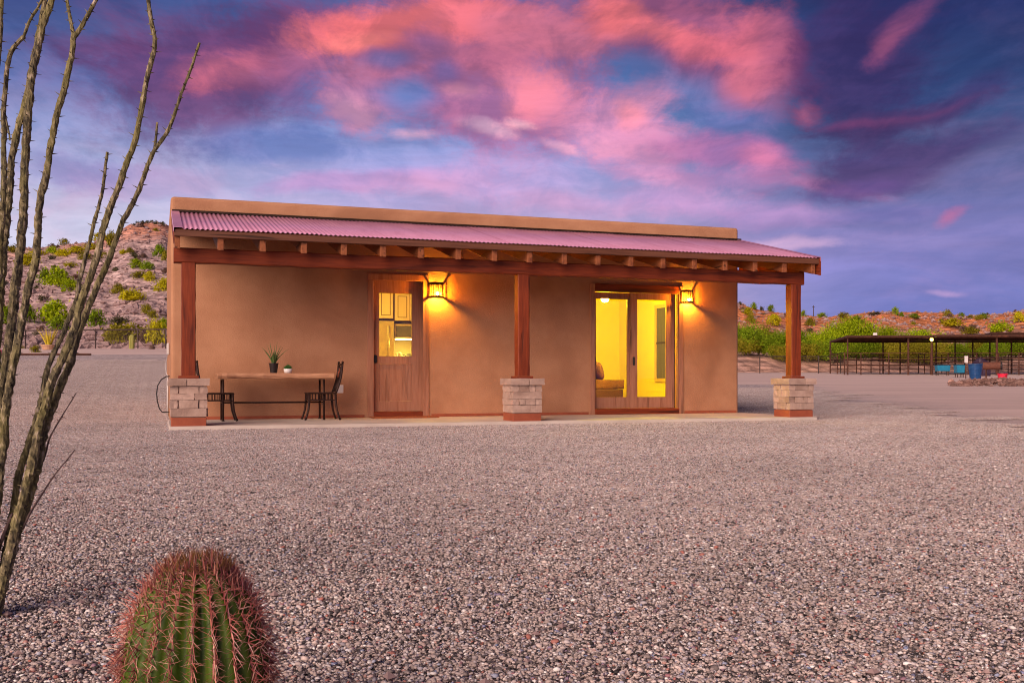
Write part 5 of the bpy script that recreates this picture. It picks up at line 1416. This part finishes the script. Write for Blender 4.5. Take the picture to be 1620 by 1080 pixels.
g_ = gp(1528.5, 62); t = thing('notice_board', 'small white panel fixed on a post left of the blue barrel', 'sign', g_); 
bm = NB(); tube(bm, [(0, .03, 0), (0, .03, 1.4)], .03, 6); obj('post', bm, 'rust_pipe', t, local=True)
bm = NB(); box(bm, -.13, .13, -.02, .0, .98, 1.40, .005); obj('board', bm, 'white_plastic', t, local=True)
g_ = gp(1552, 74); bm = NB(); bmesh.ops.create_icosphere(bm, subdivisions=4, radius=1)  # invented mound in place of an unidentified dark animal or vehicle
for q_ in bm.verts:
    c = q_.co; k = 1+.12*noise.noise(c*2.2)+.05*noise.noise(c*6); sg = lambda t: math.copysign(abs(t)**.55, t); q_.co = Vector((sg(c.x)*.62*k, sg(c.y)*.45*k, max(sg(c.z), -.02)*1.25*k))
o = obj('stand_in_mound', bm, 'stand_in_dark', None, smooth=False); o.location = g_; tag(o, 'dark purplish mound standing in for an unidentified form inside the corral behind the blue barrel', 'heap')
# wire crates
# rock pile
def pile_h(f, g__): return .26*max(0, 1-(abs(f)**2.2))*max(0, 1-g__*g__)
V_ = []
big_n = 0
for k in range(620):
    f = R.uniform(-1, 1); g__ = R.uniform(-1, 1)
    u = 1580+f*78; z = 46.5+g__*3.2
    X, Y = W(u, z); s_ = R.uniform(.05, .15)
    h = ground_h(X, Y)+pile_h(f, g__)*R.uniform(.5, 1.0)
    if k < 46 and g__ < .3:
        s_ = R.uniform(.13, .21); bm = NB(); bmesh.ops.create_icosphere(bm, subdivisions=1, radius=1)
        for q_ in bm.verts: q_.co = Vector((q_.co.x*s_*R.uniform(.7, 1.2), q_.co.y*s_*R.uniform(.7, 1.2), q_.co.z*s_*R.uniform(.5, .8)))
        o = obj('rock', bm, 'pile_rock', None); o.location = (X, Y, h+.02); tag(o, 'reddish brown rock on the low rock pile at the right edge', 'rock', 'rocks on the pile')
    else: V_.append((X, Y, h, s_))
tag(obj('rock_pile', None, None, me=rock_mesh('rock_pile', V_, 'pile_rock')), 'low heap of small reddish rocks near the right edge of the lot', kind='stuff')
X, Y = W(1505, 50); bm = NB(); bmesh.ops.create_icosphere(bm, subdivisions=2, radius=.16)
for q_ in bm.verts: q_.co *= 1+.2*noise.noise(q_.co*9)
o = obj('rock', bm, 'pile_rock', None); o.location = (X, Y, ground_h(X, Y)+.04); tag(o, 'single dark rock lying apart at the left of the rock pile', 'rock')
# utility poles on the ridge
for u, lb, h_ in ((1287, 'thin dark utility pole standing on the right ridge', 2.9),):
    z = 236; X, Y, Z = hill_pt('R', u, z); t = thing('utility_pole', lb, 'pole', (X, Y, Z-.2))
    bm = NB(); tube(bm, [(0, 0, 0), (0, 0, h_)], [.10, .08], 6); obj('pole', bm, 'pole_wood', t, local=True)
    bm = NB(); box(bm, -.35, .35, -.05, .05, h_-.4, h_-.3); obj('crossarm', bm, 'pole_wood', t, local=True)
